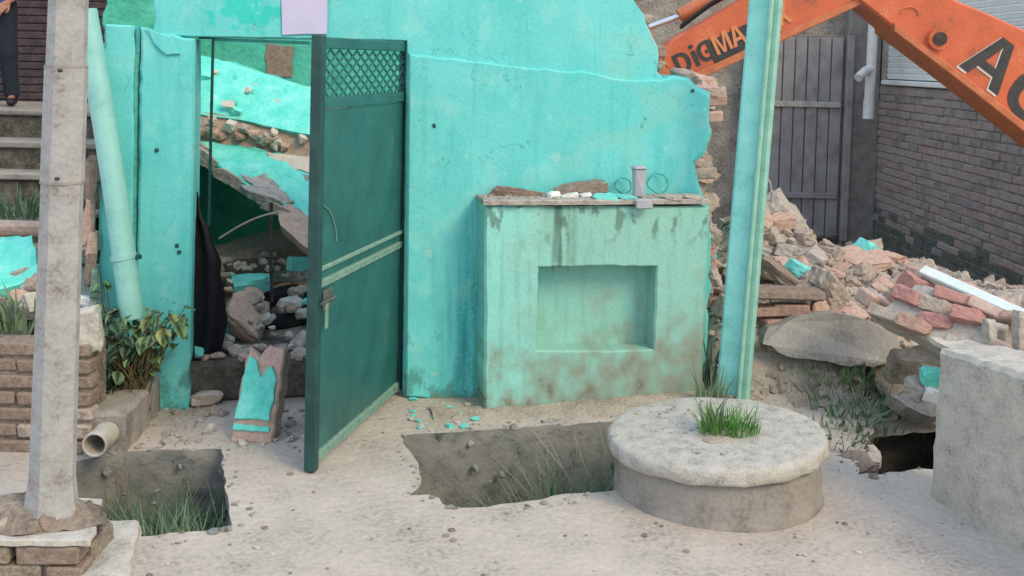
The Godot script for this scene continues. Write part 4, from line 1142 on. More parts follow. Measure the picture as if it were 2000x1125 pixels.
# ------------------------------------------------------------------ the right side
func build_right():
	# concrete parapet
	var a := Vector3(1.80, 0, -4.43)
	var dirw := Vector3(0.27, 0, 1.0).normalized()
	var w := thing("concrete_parapet", "rough grey concrete parapet wall at the lane edge beside the dark pit", "wall", a)
	w.basis = Basis(dirw, Vector3.UP, dirw.cross(Vector3.UP))
	put("body", slab(jag(PackedVector2Array([Vector2(-0.02, -0.05), Vector2(1.3, -0.05), Vector2(1.3, 0.7), Vector2(0.6, 0.68), Vector2(0.2, 0.655), Vector2(0.0, 0.635)]), 0.05, 0.008, 51), -0.30, 0.0, 0.02), M.block_concrete, w)
	# retaining slab at the front of the bank
	var R := [zp(1500, 640, 5.84), zp(1560, 618, 5.84), zp(1640, 612, 5.82), zp(1752, 640, 5.8), zp(1762, 712, 5.72), zp(1660, 716, 5.72), zp(1560, 700, 5.72), zp(1490, 672, 5.74)]
	tag(put("retaining_slab", solid(jag3(R, 0.05, 0.012, 52), Vector3(0, -0.02, -0.16)), M.concrete), "broken grey concrete slab holding the dirt bank under the rubble", "slab")
	tag(put("lintel_beam", box_mesh(Vector3(0.5, 0.06, 0.16), 0.012, 0.01), M.brick_old, null, Transform3D(rot(0.0, 0.1, -0.03), zp(1520, 573, 6.0))), "brown beam above the brick gap beside the painted pole", "beam")
	for e in [[1500, 606, "upper course, near"], [1545, 604, "upper course, far"], [1520, 632, "lower course, near"], [1570, 628, "lower course, far"]]:
		tag(put("wall_brick", box_mesh(Vector3(0.2, 0.06, 0.1), 0.008, 0.006), M.brick, null, Transform3D(rot(0, rng.randf_range(-0.3, 0.3), 0.04), zp(e[0], e[1], 5.99))), "reddish brick below the brown beam, %s the painted pole" % (e[2] + " to" if e[2].ends_with("near") else e[2] + " from"), "brick", "bricks under the beam")
	# overhanging slab and the clutter over the pit
	var P := [zp(1738, 772, 5.35), zp(1800, 756, 5.4), zp(1870, 762, 5.4), zp(1870, 812, 5.2), zp(1820, 814, 5.2), zp(1772, 794, 5.25)]
	tag(put("pit_slab", solid(jag3(P, 0.04, 0.012, 53), Vector3(0, -0.08, -0.12)), M.rubble_grey), "cracked grey slab hanging over the dark pit", "slab")
	var P2 := [zp(1690, 690, 5.85), zp(1880, 700, 5.7), zp(1900, 800, 5.5), zp(1740, 800, 5.5)]
	tag(put("soil_bank", solid(jag3(P2, 0.05, 0.02, 54), Vector3(0.05, -0.1, -0.5)), M.dirt), "brown soil face behind the clutter above the pit", "soil")
	for e in [[1822, 735, 5.15, Vector3(0.13, 0.10, 0.05), "teal_bright", "pale turquoise plaster scrap above the dark pit", "scrap"], [1830, 772, 5.15, Vector3(0.13, 0.08, 0.03), "white_plastic", "white plastic scrap lying on slab over the pit", "scrap"], [1820, 690, 5.3, Vector3(0.3, 0.07, 0.14), "rubble", "brown mud covered stone under the fallen brickwork", "stone"], [1790, 760, 5.2, Vector3(0.12, 0.10, 0.1), "rubble_grey", "grey stone beside the turquoise scrap above the pit", "stone"], [1662, 925, 4.85, Vector3(0.2, 0.14, 0.16), "brick_old", "brown brick lump lying between manhole and dark pit", "brick"], [1695, 895, 5.0, Vector3(0.14, 0.09, 0.14), "rubble_grey", "grey stone at the mouth of the dark pit", "stone"], [1760, 715, 5.5, Vector3(0.18, 0.16, 0.14), "dirt", "brown earth lump below the fallen brickwork", "lump"]]:
		tag(put("pit_clutter", chunk(400 + e[0], e[3], 4, 0.4), M[e[4]], null, Transform3D(rot(0.3, rng.randf_range(-0.5, 0.5), rng.randf_range(-0.3, 0.2)), zp(e[0], e[1], e[2]))), e[5], e[6])
	# fallen piece of brickwork with its bricks, tipped toward the lane
	var o0 := zp(1745, 590, 5.35)
	var ux := (zp(1990, 690, 4.9) - o0).normalized()
	var nn := Vector3(-0.25, 0.62, 0.75).normalized()
	var uy := nn.cross(ux).normalized()
	nn = ux.cross(uy).normalized()
	var fb := thing("fallen_brickwork", "tilted red piece of fallen brickwork at the lane edge above the pit", "brickwork", o0)
	fb.basis = Basis(ux, uy, nn)
	put("mortar", slab(jag(PackedVector2Array([Vector2(-0.04, -0.1), Vector2(0.3, -0.13), Vector2(0.75, -0.1), Vector2(0.75, 0.14), Vector2(0.3, 0.2), Vector2(0.04, 0.14)]), 0.05, 0.01, 55), -0.1, 0.0, 0.01), M.rubble_grey, fb)
	var bm := [box_mesh(Vector3(0.18, 0.066, 0.07), 0.006, 0.008), box_mesh(Vector3(0.10, 0.066, 0.08), 0.008, 0.01), chunk(1203, Vector3(0.15, 0.075, 0.07), 4, 0.3, 7)]
	for r in 4:
		for k in 5:
			var x := 0.04 + k * 0.15 + 0.06 * (r % 2)
			if x > 0.72 or (r == 3 and k == 0) or rng.randf() < 0.18: continue
			put("brick", bm[rng.randi() % 3], [M.brick_red, M.rubble_pink, M.rubble_grey, M.brick, M.rubble, M.brick_red, M.rubble_grey][rng.randi() % 7], fb, Transform3D(rot(rng.randf_range(-0.25, 0.25), rng.randf_range(-0.2, 0.2), rng.randf_range(-0.22, 0.22)), Vector3(x + rng.randf_range(-0.03, 0.03), -0.09 + r * 0.077 + rng.randf_range(-0.01, 0.01), 0.004 + rng.randf_range(-0.02, 0.025))))
	tag(put("white_beam", box_mesh(Vector3((zp(2040, 636, 4.9) - zp(1800, 530, 5.55)).length(), 0.055, 0.08), 0.006, 0.004), M.white_paint, null, Transform3D(Basis(ux, uy, nn), Vector3.ZERO)), "white painted wooden strip lying on the fallen brickwork", "strip")
	var wb: MeshInstance3D = get_child(get_child_count() - 1)
	var wa := zp(1802, 533, 5.55)
	var wc := zp(2050, 642, 4.9)
	var wx := (wc - wa).normalized()
	wb.transform = Transform3D(Basis(wx, nn.cross(wx).normalized(), wx.cross(nn.cross(wx).normalized()).normalized()), (wa + wc) / 2)
	tag(put("red_brick_stack", chunk(441, Vector3(0.15, 0.2, 0.14), 3, 0.3), M.brick_red, null, Transform3D(rot(0.2, 0.2, -0.35), zp(1782, 572, 5.5))), "salmon brick lump standing at upper end of fallen brickwork", "brick")
	tag(put("red_beam", box_mesh(Vector3(0.30, 0.07, 0.1), 0.012, 0.01), M.rubble_pink, null, Transform3D(rot(0.1, 0.25, -0.42), zp(1727, 598, 5.5))), "salmon brick beam slanting down beside the fallen brickwork", "beam")
	var Cb := [zp(1788, 640, 5.3), zp(1850, 652, 5.2), zp(1985, 690, 4.75), zp(1972, 716, 4.65), zp(1900, 697, 4.8), zp(1830, 668, 5.0)]
	tag(put("cream_board", solid(jag3(Cb, 0.05, 0.006, 56), Vector3(0.0, -0.025, -0.02)), M.cream), "cream board sticking out under fallen brickwork onto the parapet", "board")
	for e in [[1932, 648, 0.05, 0.12], [1990, 650, 0.05, 0.22]]:
		tag(put("mud_post", chunk(450 + e[0], Vector3(e[2], e[3], 0.06), 3, 0.3), M.rubble_grey, null, Transform3D(rot(0, 0.2, 0), zp(e[0], e[1], 4.86))), "short mud covered post on the cream board" if e[0] < 1950 else "tall mud covered post at the end of the white strip", "post")
	# the rubble heap: single chunks over the mound
	var vm := []
	for i in 14: vm.append(chunk(500 + i, Vector3(1, rng.randf_range(0.45, 0.8), rng.randf_range(0.6, 1.0)), 4, 0.45))
	var mats := [M.rubble, M.rubble_grey, M.rubble_pink, M.rubble, M.rubble_grey, M.rubble_pink, M.rubble_grey]
	var kk := 0
	for i in 312:
		var px := rng.randf_range(1390, 1995)
		var lim: float = 420.0 + max(0.0, px - 1500) * 0.34
		var py := rng.randf_range(lim, 640)
		var d := ray(px, py)
		var p := CP + d * 5.6
		var ok := false
		for s in 300:
			p += d * 0.02
			if p.y < bank_h(p.x, p.z) and p.x > 1.0:
				ok = true
				break
			if p.z < -8.6: break
		if not ok or p.x < 1.25 and p.z > -6.2: continue
		var sz: float = rng.randf_range(0.05, 0.10) if rng.randf() < 0.6 else rng.randf_range(0.10, 0.19)
		var tl := kk % 45 == 3
		tag(put("rubble_chunk" if not tl else "plaster_lump", vm[kk % 14], M.teal if tl else mats[rng.randi() % 7], null, Transform3D(yaw_tilt(0.6).scaled(Vector3.ONE * sz), p + Vector3(0, sz * 0.15, 0))),
			"turquoise plaster lump lying among the heap of rubble" if tl else "broken brick or stone chunk in the heap behind the painted pole", "plaster lump" if tl else "rubble", "turquoise lumps in the heap" if tl else "chunks of the heap behind the painted pole")
		kk += 1
	tag(put("boulder", chunk(601, Vector3(0.34, 0.42, 0.3), 3, 0.6, 9), M.rubble_grey, null, Transform3D(rot(0.1, 0.2, 0.5), zp(1510, 440, 7.3))), "large grey pointed concrete lump on top of the heap", "concrete lump")
	tag(put("wedge_stone", chunk(602, Vector3(0.2, 0.28, 0.2), 3, 0.6, 9), M.rubble, null, Transform3D(rot(0.2, 0.4, 0.6), zp(1608, 570, 6.2))), "tan wedge shaped stone at front of the rubble heap", "stone")
	for e in [[1563, 530, 6.3, 0.14, "pale turquoise plaster lump at the front of heap near painted pole"], [1690, 482, 7.0, 0.14, "pale turquoise plaster lump on the crest of the heap below door"]]:
		tag(put("plaster_lump", chunk(610 + e[0], Vector3(e[3], e[3] * 0.7, e[3]), 4, 0.4), M.teal, null, Transform3D(rot(0.3, 0.5, -0.5), zp(e[0], e[1], e[2]))), e[4], "plaster lump")
	tag(put("tilted_slab", chunk(620, Vector3(0.42, 0.07, 0.2), 3, 0.15), M.brick_old, null, Transform3D(rot(0.2, 0.1, -0.55), zp(1530, 535, 6.25))), "brown slab slanting down in the heap beside painted pole", "slab")
	tag(put("tilted_slab", chunk(621, Vector3(0.4, 0.08, 0.3), 3, 0.15), M.rubble_pink, null, Transform3D(rot(0.2, 0.4, 0.12), zp(1685, 505, 6.9))), "pinkish slab lying on the crest of heap below the dark door", "slab")
	# small crumbs
	var st := begin()
	for i in 4200:
		var x := rng.randf_range(1.15, 3.7)
		var z := rng.randf_range(-8.4, -5.5)
		var s := rng.randf_range(0.008, 0.03) if i % 3 else rng.randf_range(0.03, 0.07)
		st.append_from(vm[i % 14], 0, Transform3D(yaw_tilt(0.6).scaled(Vector3.ONE * s), Vector3(x, bank_h(x, z) + s * 0.2, z)))
	var cr := put("rubble_crumbs", st.commit(), M.rubble)
	cr.set_meta("kind", "stuff"); tag(cr, "small brick and mortar crumbs covering the heap and dirt bank", "crumbs")
	# cable end behind the pole
	var cb := []
	for e in [[1478, 335], [1492, 340], [1503, 355], [1508, 380], [1507, 402]]: cb.append(zp(e[0], e[1], 7.2))
	tag(put("bent_cable", tube_mesh(cb, 0.008, 6), M.rubble_grey), "bent pale cable sticking out of heap beside painted pole", "cable")

func build_neighbour():
	var X := 3.92
	var zb := -11.6
	var o := thing("neighbour_building", "dark brick building with plank door behind the rubble", "building", Vector3(X, 0, zb))
	# side wall of bricks, running toward the camera
	put("wall", box_mesh(Vector3(0.3, 2.42, 4.2), 0.01), M.dark_mortar, o, Transform3D(Basis.IDENTITY, Vector3(0.152, 0.41, 2.1)))
	var bm := [box_mesh(Vector3(0.06, 0.066, 0.222), 0.006, 0.003), box_mesh(Vector3(0.066, 0.068, 0.22), 0.007, 0.005), box_mesh(Vector3(0.058, 0.064, 0.216), 0.008, 0.004)]
	var n := 0
	for r in 29:
		var y := -0.55 + r * 0.0755
		var z := 4.05 - (0.115 if r % 2 else 0.0)
		while z > 0.1:
			put("brick", bm[rng.randi() % 3], [M.dark_brick, M.dark_brick, M.dark_brick_red, M.dark_mortar][rng.randi() % 4] if r > 8 + rng.randi() % 4 else M.dark_green_brick, o, Transform3D(rot(0, rng.randf_range(-0.02, 0.02), 0), Vector3(0.022 + rng.randf_range(-0.008, 0.006), y, z)))
			z -= 0.232
			n += 1
	# white slatted window above it
	put("sill", box_mesh(Vector3(0.3, 0.05, 3.98), 0.008), M.white_slat, o, Transform3D(Basis.IDENTITY, Vector3(0.12, 1.655, 2.2)))
	for r in 20:
		put("slat", box_mesh(Vector3(0.02, 0.056, 3.9), 0.006), M.white_slat, o, Transform3D(rot(0, 0, 0.22), Vector3(0.03, 1.72 + r * 0.058, 2.2)))
	put("jamb", box_mesh(Vector3(0.22, 2.2, 0.1), 0.008), M.grey_wall, o, Transform3D(Basis.IDENTITY, Vector3(0.1, 2.78, 0.2)))
	put("jamb", box_mesh(Vector3(0.22, 2.9, 0.2), 0.008), M.dark_mortar, o, Transform3D(Basis.IDENTITY, Vector3(0.19, 3.13, 0.03)))
	put("backing", box_mesh(Vector3(0.05, 1.3, 3.9), 0.004), M.white_slat, o, Transform3D(Basis.IDENTITY, Vector3(0.12, 2.33, 2.2)))
	# rear wall with the door
	put("wall", box_mesh(Vector3(7.2, 5.2, 0.25), 0.01), M.grey_wall, o, Transform3D(Basis.IDENTITY, Vector3(-3.2, 1.8, -0.2)))
	put("wall", box_mesh(Vector3(0.36, 5.2, 0.3), 0.01), M.dark_mortar, o, Transform3D(Basis.IDENTITY, Vector3(-0.18, 1.8, -0.04)))
	var d0 := zp(1500, 300, 11.55).x - X
	var d1 := zp(1640, 300, 11.55).x - X
	var door := put("door", box_mesh(Vector3(d1 - d0 + 0.3, 2.2, 0.06), 0.006), M.dark_mortar, o, Transform3D(Basis.IDENTITY, Vector3((d0 + d1) / 2 - 0.14, 1.04, 0.03)))
	var pw := (d1 - d0 + 0.26) / 8.0
	for k in 8:
		put("plank", box_mesh(Vector3(pw - 0.012, 2.14, 0.03), 0.005, 0.002), M.door, door, Transform3D(Basis.IDENTITY, Vector3(-(d1 - d0 + 0.26) / 2 + (k + 0.5) * pw, 0, 0.042 + 0.006 * (k % 2))))
	put("rail", box_mesh(Vector3(d1 - d0 + 0.22, 0.06, 0.025), 0.005), M.block_concrete, door, Transform3D(Basis.IDENTITY, Vector3(0, 0.36, 0.078)))
	put("rail", box_mesh(Vector3(d1 - d0 + 0.22, 0.06, 0.025), 0.005), M.door, door, Transform3D(Basis.IDENTITY, Vector3(0, -0.62, 0.078)))
	put("door_post", box_mesh(Vector3(0.07, 2.2, 0.12), 0.006), M.door, o, Transform3D(Basis.IDENTITY, Vector3(d1 + 0.05, 1.04, 0.1)))
	# white pipe down the corner, with its tee
	var pz := 10.9
	var pp := thing("white_downpipe", "white plastic downpipe with a tee at corner of dark building", "pipe", zp(1696, 232, pz))
	var t0 := zp(1706, 40, pz) - pp.position
	put("tube", tube_mesh([Vector3(0, 0.17, 0), t0 * 0.6, t0 * 1.0, t0 + Vector3(0.04, 1.0, 0)], 0.05, 14), M.white_pvc, pp)
	put("socket", tube_mesh([Vector3(0, 0, 0), Vector3(0.0, 0.19, 0)], 0.056, 14), M.white_pvc, pp)
	var tb := zp(1703, 133, pz) - pp.position
	var te := zp(1676, 152, pz - 0.15) - pp.position
	put("tee", tube_mesh([tb, (tb + te) / 2 + Vector3(0, 0.02, 0), te], 0.045, 12), M.white_pvc, pp)

func extrude_px(a: Array, z: float, thick: float, bev := 0.02, sd := 0) -> ArrayMesh:   # side plate in the plane at distance z
	var p := PackedVector2Array()
	for i in range(0, a.size(), 2):
		var q := zp(a[i], a[i + 1], z)
		p.append(Vector2(q.x, q.y))
	return slab(p, -thick, 0.0, bev)
func lettering(s: String, size: float, depth: float, bold := true) -> TextMesh:
	var t := TextMesh.new()
	var f := SystemFont.new()
	f.font_names = PackedStringArray(["Droid Sans"])
	f.font_weight = 700 if bold else 400
	t.font = f
	t.text = s
	t.font_size = 64
	t.pixel_size = size / 64.0
	t.depth = depth
	return t
func build_excavator():
	var z := 7.35
	var o := thing("excavator", "orange excavator arm reaching over the wall with black lettering", "excavator", Vector3(0, 0, -z))
	var base := Transform3D(Basis.IDENTITY, Vector3(0, 0, 0))
	# dipper stick
	var stick := put("dipper_stick", extrude_px([1296, 128, 1292, 100, 1312, 78, 1395, 30, 1470, -14, 1560, -62, 1650, -80, 1740, -60, 1735, -10, 1690, 2, 1530, 76, 1352, 160, 1325, 152], z, 0.3, 0.012), M.orange, o, base)
	put("lower_flange", extrude_px([1346, 164, 1530, 79, 1688, 6, 1688, -8, 1530, 62, 1346, 148], z, 0.34, 0.006), M.orange_dusty, stick, Transform3D(Basis.IDENTITY, Vector3(0, 0, 0.02)))
	# boom
	var boom := put("boom", extrude_px([1672, -6, 1700, -40, 1770, -60, 1868, 0, 1925, 24, 2000, 58, 2120, 130, 2300, 260, 2300, 480, 2160, 370, 2000, 250, 1900, 172, 1822, 112, 1745, 54], z - 0.05, 0.36, 0.015), M.orange, o, Transform3D(Basis.IDENTITY, Vector3(0, 0, 0.05)))
	put("lower_flange", extrude_px([1745, 62, 1822, 120, 1900, 180, 2000, 259, 2160, 380, 2300, 490, 2300, 470, 2160, 362, 2000, 240, 1900, 162, 1745, 44], z - 0.05, 0.40, 0.006), M.orange_dusty, boom, Transform3D(Basis.IDENTITY, Vector3(0, 0, 0.02)))
	var zf := 0.05 + 0.004
	var pc := zp(1832, 76, z - 0.05)
	var pin := put("pin_boss", tube_mesh([Vector3(pc.x, pc.y, -0.02), Vector3(pc.x, pc.y, 0.035)], 0.075, 24), M.orange, boom)
	put("pin", tube_mesh([Vector3(pc.x, pc.y, 0.03), Vector3(pc.x, pc.y, 0.05)], 0.045, 20), M.dark_debris, pin)
	var rc := zp(1776, 28, z - 0.05)
	var arc := []
	for k in 13: arc.append(Vector3(rc.x + 0.06 * cos(PI * k / 12 - 0.1), rc.y + 0.05 * sin(PI * k / 12 - 0.1), 0.002))
	put("weld_arc", tube_mesh(arc, 0.007, 6), M.orange_dusty, boom)
	# bucket cylinder over the stick
	var c0 := zp(1332, 30, z)
	var c1 := zp(1480, -50, z)
	put("cylinder", tube_mesh([Vector3(c0.x, c0.y, -0.12), Vector3(c1.x, c1.y, -0.12)], 0.05, 18), M.orange_dusty, o)
	var c2 := zp(1262, 56, z)
	put("rod", tube_mesh([Vector3(c2.x, c2.y, -0.12), Vector3(c0.x, c0.y, -0.12)], 0.02, 14), M.chrome, o)
	put("rod_eye", tube_mesh([Vector3(c2.x, c2.y, -0.17), Vector3(c2.x, c2.y, -0.07)], 0.035, 14), M.steel, o)
	for q in [[0.03, 0.02], [-0.02, 0.05]]:
		var hp := []
		for e in [[1330, 52], [1380, 14], [1440, -26], [1540, -70], [1660, -98], [1740, -84], [1830, -36]]:
			var c := zp(e[0], e[1] + 300.0 * q[0] * 0.3, z)
			hp.append(Vector3(c.x, c.y, -0.05 + q[1] + 0.01 * sin(e[0])))
		put("hose", tube_mesh(hp, 0.011, 8), M.rubber, o)
	# bucket link hidden behind the house wall
	put("bucket_link", extrude_px([1296, 128, 1262, 48, 1244, 52, 1250, 110, 1290, 170, 1320, 150], z + 0.1, 0.1, 0.01), M.orange_dusty, o)
	# lettering on the stick
	var s0 := zp(1330, 132, z)
	var s1 := zp(1530, 38, z)
	var ang := atan2(s1.y - s0.y, s1.x - s0.x)
	var L := func(s: String, px: float, py: float, size: float, m: Material, zz: float, stretch := 1.0, par: Node3D = stick, a := ang, zd := z):
		var q := zp(px, py, zd)
		put("lettering", lettering(s, size, 0.004), m, par, Transform3D(rot(0, 0, a).scaled_local(Vector3(stretch, 1, 1)), Vector3(q.x, q.y, zz)))
	var bg0 := zp(1448, 76, z)
	put("decal", box_mesh(Vector3(0.50, 0.185, 0.003), 0.001), M.ink, stick, Transform3D(rot(0, 0, ang), Vector3(bg0.x + 0.02, bg0.y - 0.005, 0.003)))
	L.call("D", 1333, 123, 0.20, M.ink, 0.003)
	L.call("i", 1357, 110, 0.20, M.ink, 0.003)
	L.call("G", 1378, 101, 0.19, M.ink, 0.003)
	L.call("M", 1409, 84, 0.19, M.letter_orange, 0.008, 0.85)
	L.call("A", 1440, 70, 0.19, M.letter_orange, 0.008, 0.85)
	L.call("X", 1528, 30, 0.19, M.letter_orange, 0.008, 0.85)
	# lettering on the boom
	var b0 := zp(1745, 54, z - 0.05)
	var b1 := zp(2000, 250, z - 0.05)
	var ba := atan2(b1.y - b0.y, b1.x - b0.x)
	L.call("A", 1934, 124, 0.46, M.letter_edge, 0.003, 1.15, boom, ba, z - 0.05)
	L.call("A", 1938, 122, 0.45, M.ink, 0.007, 1.15, boom, ba, z - 0.05)
	L.call("C", 2010, 186, 0.46, M.ink, 0.003, 1.15, boom, ba, z - 0.05)
	L.call("E", 2075, 236, 0.46, M.ink, 0.003, 1.15, boom, ba, z - 0.05)

# ------------------------------------------------------------------ a person: tapered bones joined into one skin
func bones_mesh(st: SurfaceTool, bones: Array, cell: float, k: float, grow := 0.0, cut_lo := -9.0, cut_hi := 9.0):
	var lo := Vector3(99, 99, 99)
	var hi := -lo
	for b in bones:
		for e in [[b[0], b[2]], [b[1], b[3]]]:
			var r: float = e[1] + grow + cell * 2
			lo = lo.min(e[0] - Vector3.ONE * r); hi = hi.max(e[0] + Vector3.ONE * r)
	lo.y = max(lo.y, cut_lo - cell * 2); hi.y = min(hi.y, cut_hi + cell * 2)
	var n := Vector3i(((hi - lo) / cell).ceil()) + Vector3i.ONE
	var f := PackedFloat32Array()
	f.resize(n.x * n.y * n.z)
	f.fill(1.0)
	for b in bones:
		var a: Vector3 = b[0]
		var d: Vector3 = b[1] - a
		var ll: float = max(d.length_squared(), 1e-8)
		var mr: float = max(b[2], b[3]) + grow + k + cell * 2
		var i0 := Vector3i(((a.min(b[1]) - Vector3.ONE * mr - lo) / cell).floor()).clamp(Vector3i.ZERO, n - Vector3i.ONE)
		var i1 := Vector3i(((a.max(b[1]) + Vector3.ONE * mr - lo) / cell).ceil()).clamp(Vector3i.ZERO, n - Vector3i.ONE)
		var fx: Vector3 = b[4] if b.size() > 4 else Vector3.ONE
		for z in range(i0.z, i1.z + 1):
			for y in range(i0.y, i1.y + 1):
				for x in range(i0.x, i1.x + 1):
					var p := lo + Vector3(x, y, z) * cell
					var t: float = clamp((p - a).dot(d) / ll, 0.0, 1.0)
					var v: float = ((p - a - d * t) * fx).length() - lerp(float(b[2]), float(b[3]), t) - grow
					var i := (z * n.y + y) * n.x + x
					var o := f[i]
					var h: float = max(k - abs(o - v), 0.0) / k
					f[i] = min(o, v) - h * h * k * 0.25
	for z in n.z:
		for y in n.y:
			var py := lo.y + y * cell
			var c: float = max(cut_lo - py, py - cut_hi)
			if c > -cell * 2:
				for x in n.x:
					var i := (z * n.y + y) * n.x + x
					f[i] = max(f[i], c)
	var vid := {}
	var corner := []
	for c in 8: corner.append((((c >> 2) & 1) * n.y + ((c >> 1) & 1)) * n.x + (c & 1))
	for z in n.z - 1:
		for y in n.y - 1:
			for x in n.x - 1:
				var i := (z * n.y + y) * n.x + x
				var neg := 0
				for c in 8:
					if f[i + corner[c]] < 0: neg += 1
				if neg == 0 or neg == 8: continue
				var s := Vector3.ZERO
				var m := 0
				for c in 8:
					for bit in [1, 2, 4]:
						if c & bit: continue
						var e: int = c | bit
						var va := f[i + corner[c]]
						var vb := f[i + corner[e]]
						if (va < 0) != (vb < 0):
							var t := va / (va - vb)
							s += Vector3(c & 1, (c >> 1) & 1, (c >> 2) & 1).lerp(Vector3(e & 1, (e >> 1) & 1, (e >> 2) & 1), t)
							m += 1
				vid[i] = lo + (Vector3(x, y, z) + s / m) * cell
	var stp := [1, n.x, n.x * n.y]
	for i in vid:
		for ax in 3:
			var e: int = i + stp[ax]
			if e >= f.size() or (f[i] < 0) == (f[e] < 0): continue
			var u: int = stp[(ax + 1) % 3]
			var v: int = stp[(ax + 2) % 3]
			if not (vid.has(i - u) and vid.has(i - v) and vid.has(i - u - v)): continue
			if f[i] < 0: quad(st, vid[i], vid[i - v], vid[i - u - v], vid[i - u])
			else: quad(st, vid[i], vid[i - u], vid[i - u - v], vid[i - v])
func hand_bones(w: Vector3, dir: Vector3, up: Vector3, side: float) -> Array:     # palm and five bent fingers; dir points along the fingers, up out of the back of the hand
	var s := dir.cross(up).normalized() * side
	var r := []
	r.append([w, w + dir * 0.035, 0.026, 0.028])
	for k in 4:
		var o := (k - 1.5) * 0.019
		var b := w + dir * 0.085 + s * o
		r.append([w + dir * 0.02 + s * o * 0.8, b, 0.014, 0.0125])
		var l: float = [0.075, 0.085, 0.078, 0.06][k]
		var m := b + dir * l * 0.5 - up * 0.012
		r.append([b, m, 0.0105, 0.0095])
		r.append([m, m + dir * l * 0.38 - up * 0.03, 0.0095, 0.008])
	var tb := w + dir * 0.03 - s * 0.03
	r.append([w + dir * 0.015 - s * 0.01, tb, 0.015, 0.013])
	r.append([tb, tb + dir * 0.035 - s * 0.025 - up * 0.01, 0.012, 0.010])
	r.append([tb + dir * 0.035 - s * 0.025 - up * 0.01, tb + dir * 0.065 - s * 0.022 - up * 0.02, 0.010, 0.008])
	return r
func build_person():
	var at := zp(-8, 205, 10.0)
	at.y = 1.285
	var o := thing("person", "person in blue shirt and dark trousers standing on concrete steps", "person", at, 0.25)
	var V := func(x, y, z): return Vector3(x, y, z)
	# joints, facing +z (toward the lane); the arm on the +x side bent across the front
	var hipL := Vector3(0.09, 0.90, 0)
	var hipR := Vector3(-0.09, 0.90, 0)
	var kL := Vector3(0.115, 0.49, 0.025)
	var kR := Vector3(-0.10, 0.49, 0.03)
	var aL := Vector3(0.135, 0.085, -0.02)
	var aR := Vector3(-0.12, 0.085, -0.01)
	var shL := Vector3(0.185, 1.40, -0.01)
	var shR := Vector3(-0.185, 1.40, -0.01)
	var elL := Vector3(0.29, 1.12, -0.03)
	var elR := Vector3(-0.26, 1.11, -0.03)
	var wrL := Vector3(0.145, 0.95, 0.17)
	var wrR := Vector3(-0.27, 0.87, 0.05)
	var neck := Vector3(0, 1.47, 0.0)
	var head := Vector3(0, 1.62, 0.02)
	var flat := Vector3(1, 1, 1.35)
	var legs := [[hipL, kL, 0.088, 0.058], [kL, aL, 0.056, 0.038], [hipR, kR, 0.088, 0.058], [kR, aR, 0.056, 0.038]]
	var trunk := [[Vector3(-0.06, 0.94, 0), Vector3(0.06, 0.94, 0), 0.115, 0.115, flat], [Vector3(0, 0.98, 0), Vector3(0, 1.2, 0.005), 0.135, 0.14, flat], [Vector3(0, 1.2, 0.005), Vector3(0, 1.36, 0), 0.14, 0.13, flat], [Vector3(-0.13, 1.385, -0.01), Vector3(0.13, 1.385, -0.01), 0.075, 0.075]]
	var arms := [[shL, elL, 0.056, 0.042], [elL, wrL, 0.042, 0.028], [shR, elR, 0.056, 0.042], [elR, wrR, 0.042, 0.028]]
	var st := begin(false)
	var body := legs + trunk + arms
	body.append([Vector3(0, 1.42, -0.005), neck + Vector3(0, 0.05, 0.01), 0.06, 0.052])
	body.append([aL, aL + Vector3(0.015, -0.05, 0.14), 0.04, 0.03])
	body.append([aR, aR + Vector3(-0.015, -0.05, 0.14), 0.04, 0.03])
	bones_mesh(st, body, 0.022, 0.03)
	# head with brow, nose, chin and ears
	var hb := [[head + Vector3(0, 0.035, -0.02), head + Vector3(0, 0.02, 0.01), 0.098, 0.09], [head + Vector3(0, -0.03, 0.03), head + Vector3(0, -0.085, 0.045), 0.068, 0.042], [head + Vector3(0, 0.015, 0.095), head + Vector3(0, -0.025, 0.115), 0.012, 0.017],
		[head + Vector3(-0.035, 0.03, 0.085), head + Vector3(0.035, 0.03, 0.085), 0.018, 0.018], [head + Vector3(0.09, 0.015, -0.005), head + Vector3(0.092, -0.03, 0.0), 0.018, 0.014], [head + Vector3(-0.09, 0.015, -0.005), head + Vector3(-0.092, -0.03, 0.0), 0.018, 0.014],
		[head + Vector3(-0.022, -0.055, 0.088), head + Vector3(0.022, -0.055, 0.088), 0.011, 0.011], [neck + Vector3(0, -0.02, 0), head + Vector3(0, -0.06, 0), 0.052, 0.055]]
	bones_mesh(st, hb, 0.009, 0.014)
	bones_mesh(st, hand_bones(wrL, (wrL - elL).normalized(), Vector3(0.3, 0.6, 0.7).normalized(), 1.0), 0.005, 0.006)
	bones_mesh(st, hand_bones(wrR, (wrR - elR).normalized(), Vector3(-0.9, 0.1, 0.3).normalized(), -1.0), 0.005, 0.006)
	put("body", fin(st), M.skin, o)
	st = begin(false)
	bones_mesh(st, [[head + Vector3(0, 0.05, -0.03), head + Vector3(0, 0.045, 0.0), 0.104, 0.096], [head + Vector3(0, -0.02, -0.06), head + Vector3(0, 0.04, -0.04), 0.06, 0.095]], 0.012, 0.03, 0.0, head.y - 0.05)
	put("hair", fin(st), M.hair, o)
	for s in [-1, 1]:
		put("eye", tube_mesh([head + Vector3(s * 0.033, 0.012, 0.092), head + Vector3(s * 0.033, 0.012, 0.1)], 0.009, 8), M.hair, o)
	st = begin(false)
	bones_mesh(st, trunk + [[shL, elL, 0.062, 0.052], [shR, elR, 0.062, 0.052]], 0.02, 0.04, 0.014, 0.93, 1.445)
	put("shirt", fin(st), M.blue_cloth, o)
	st = begin(false)
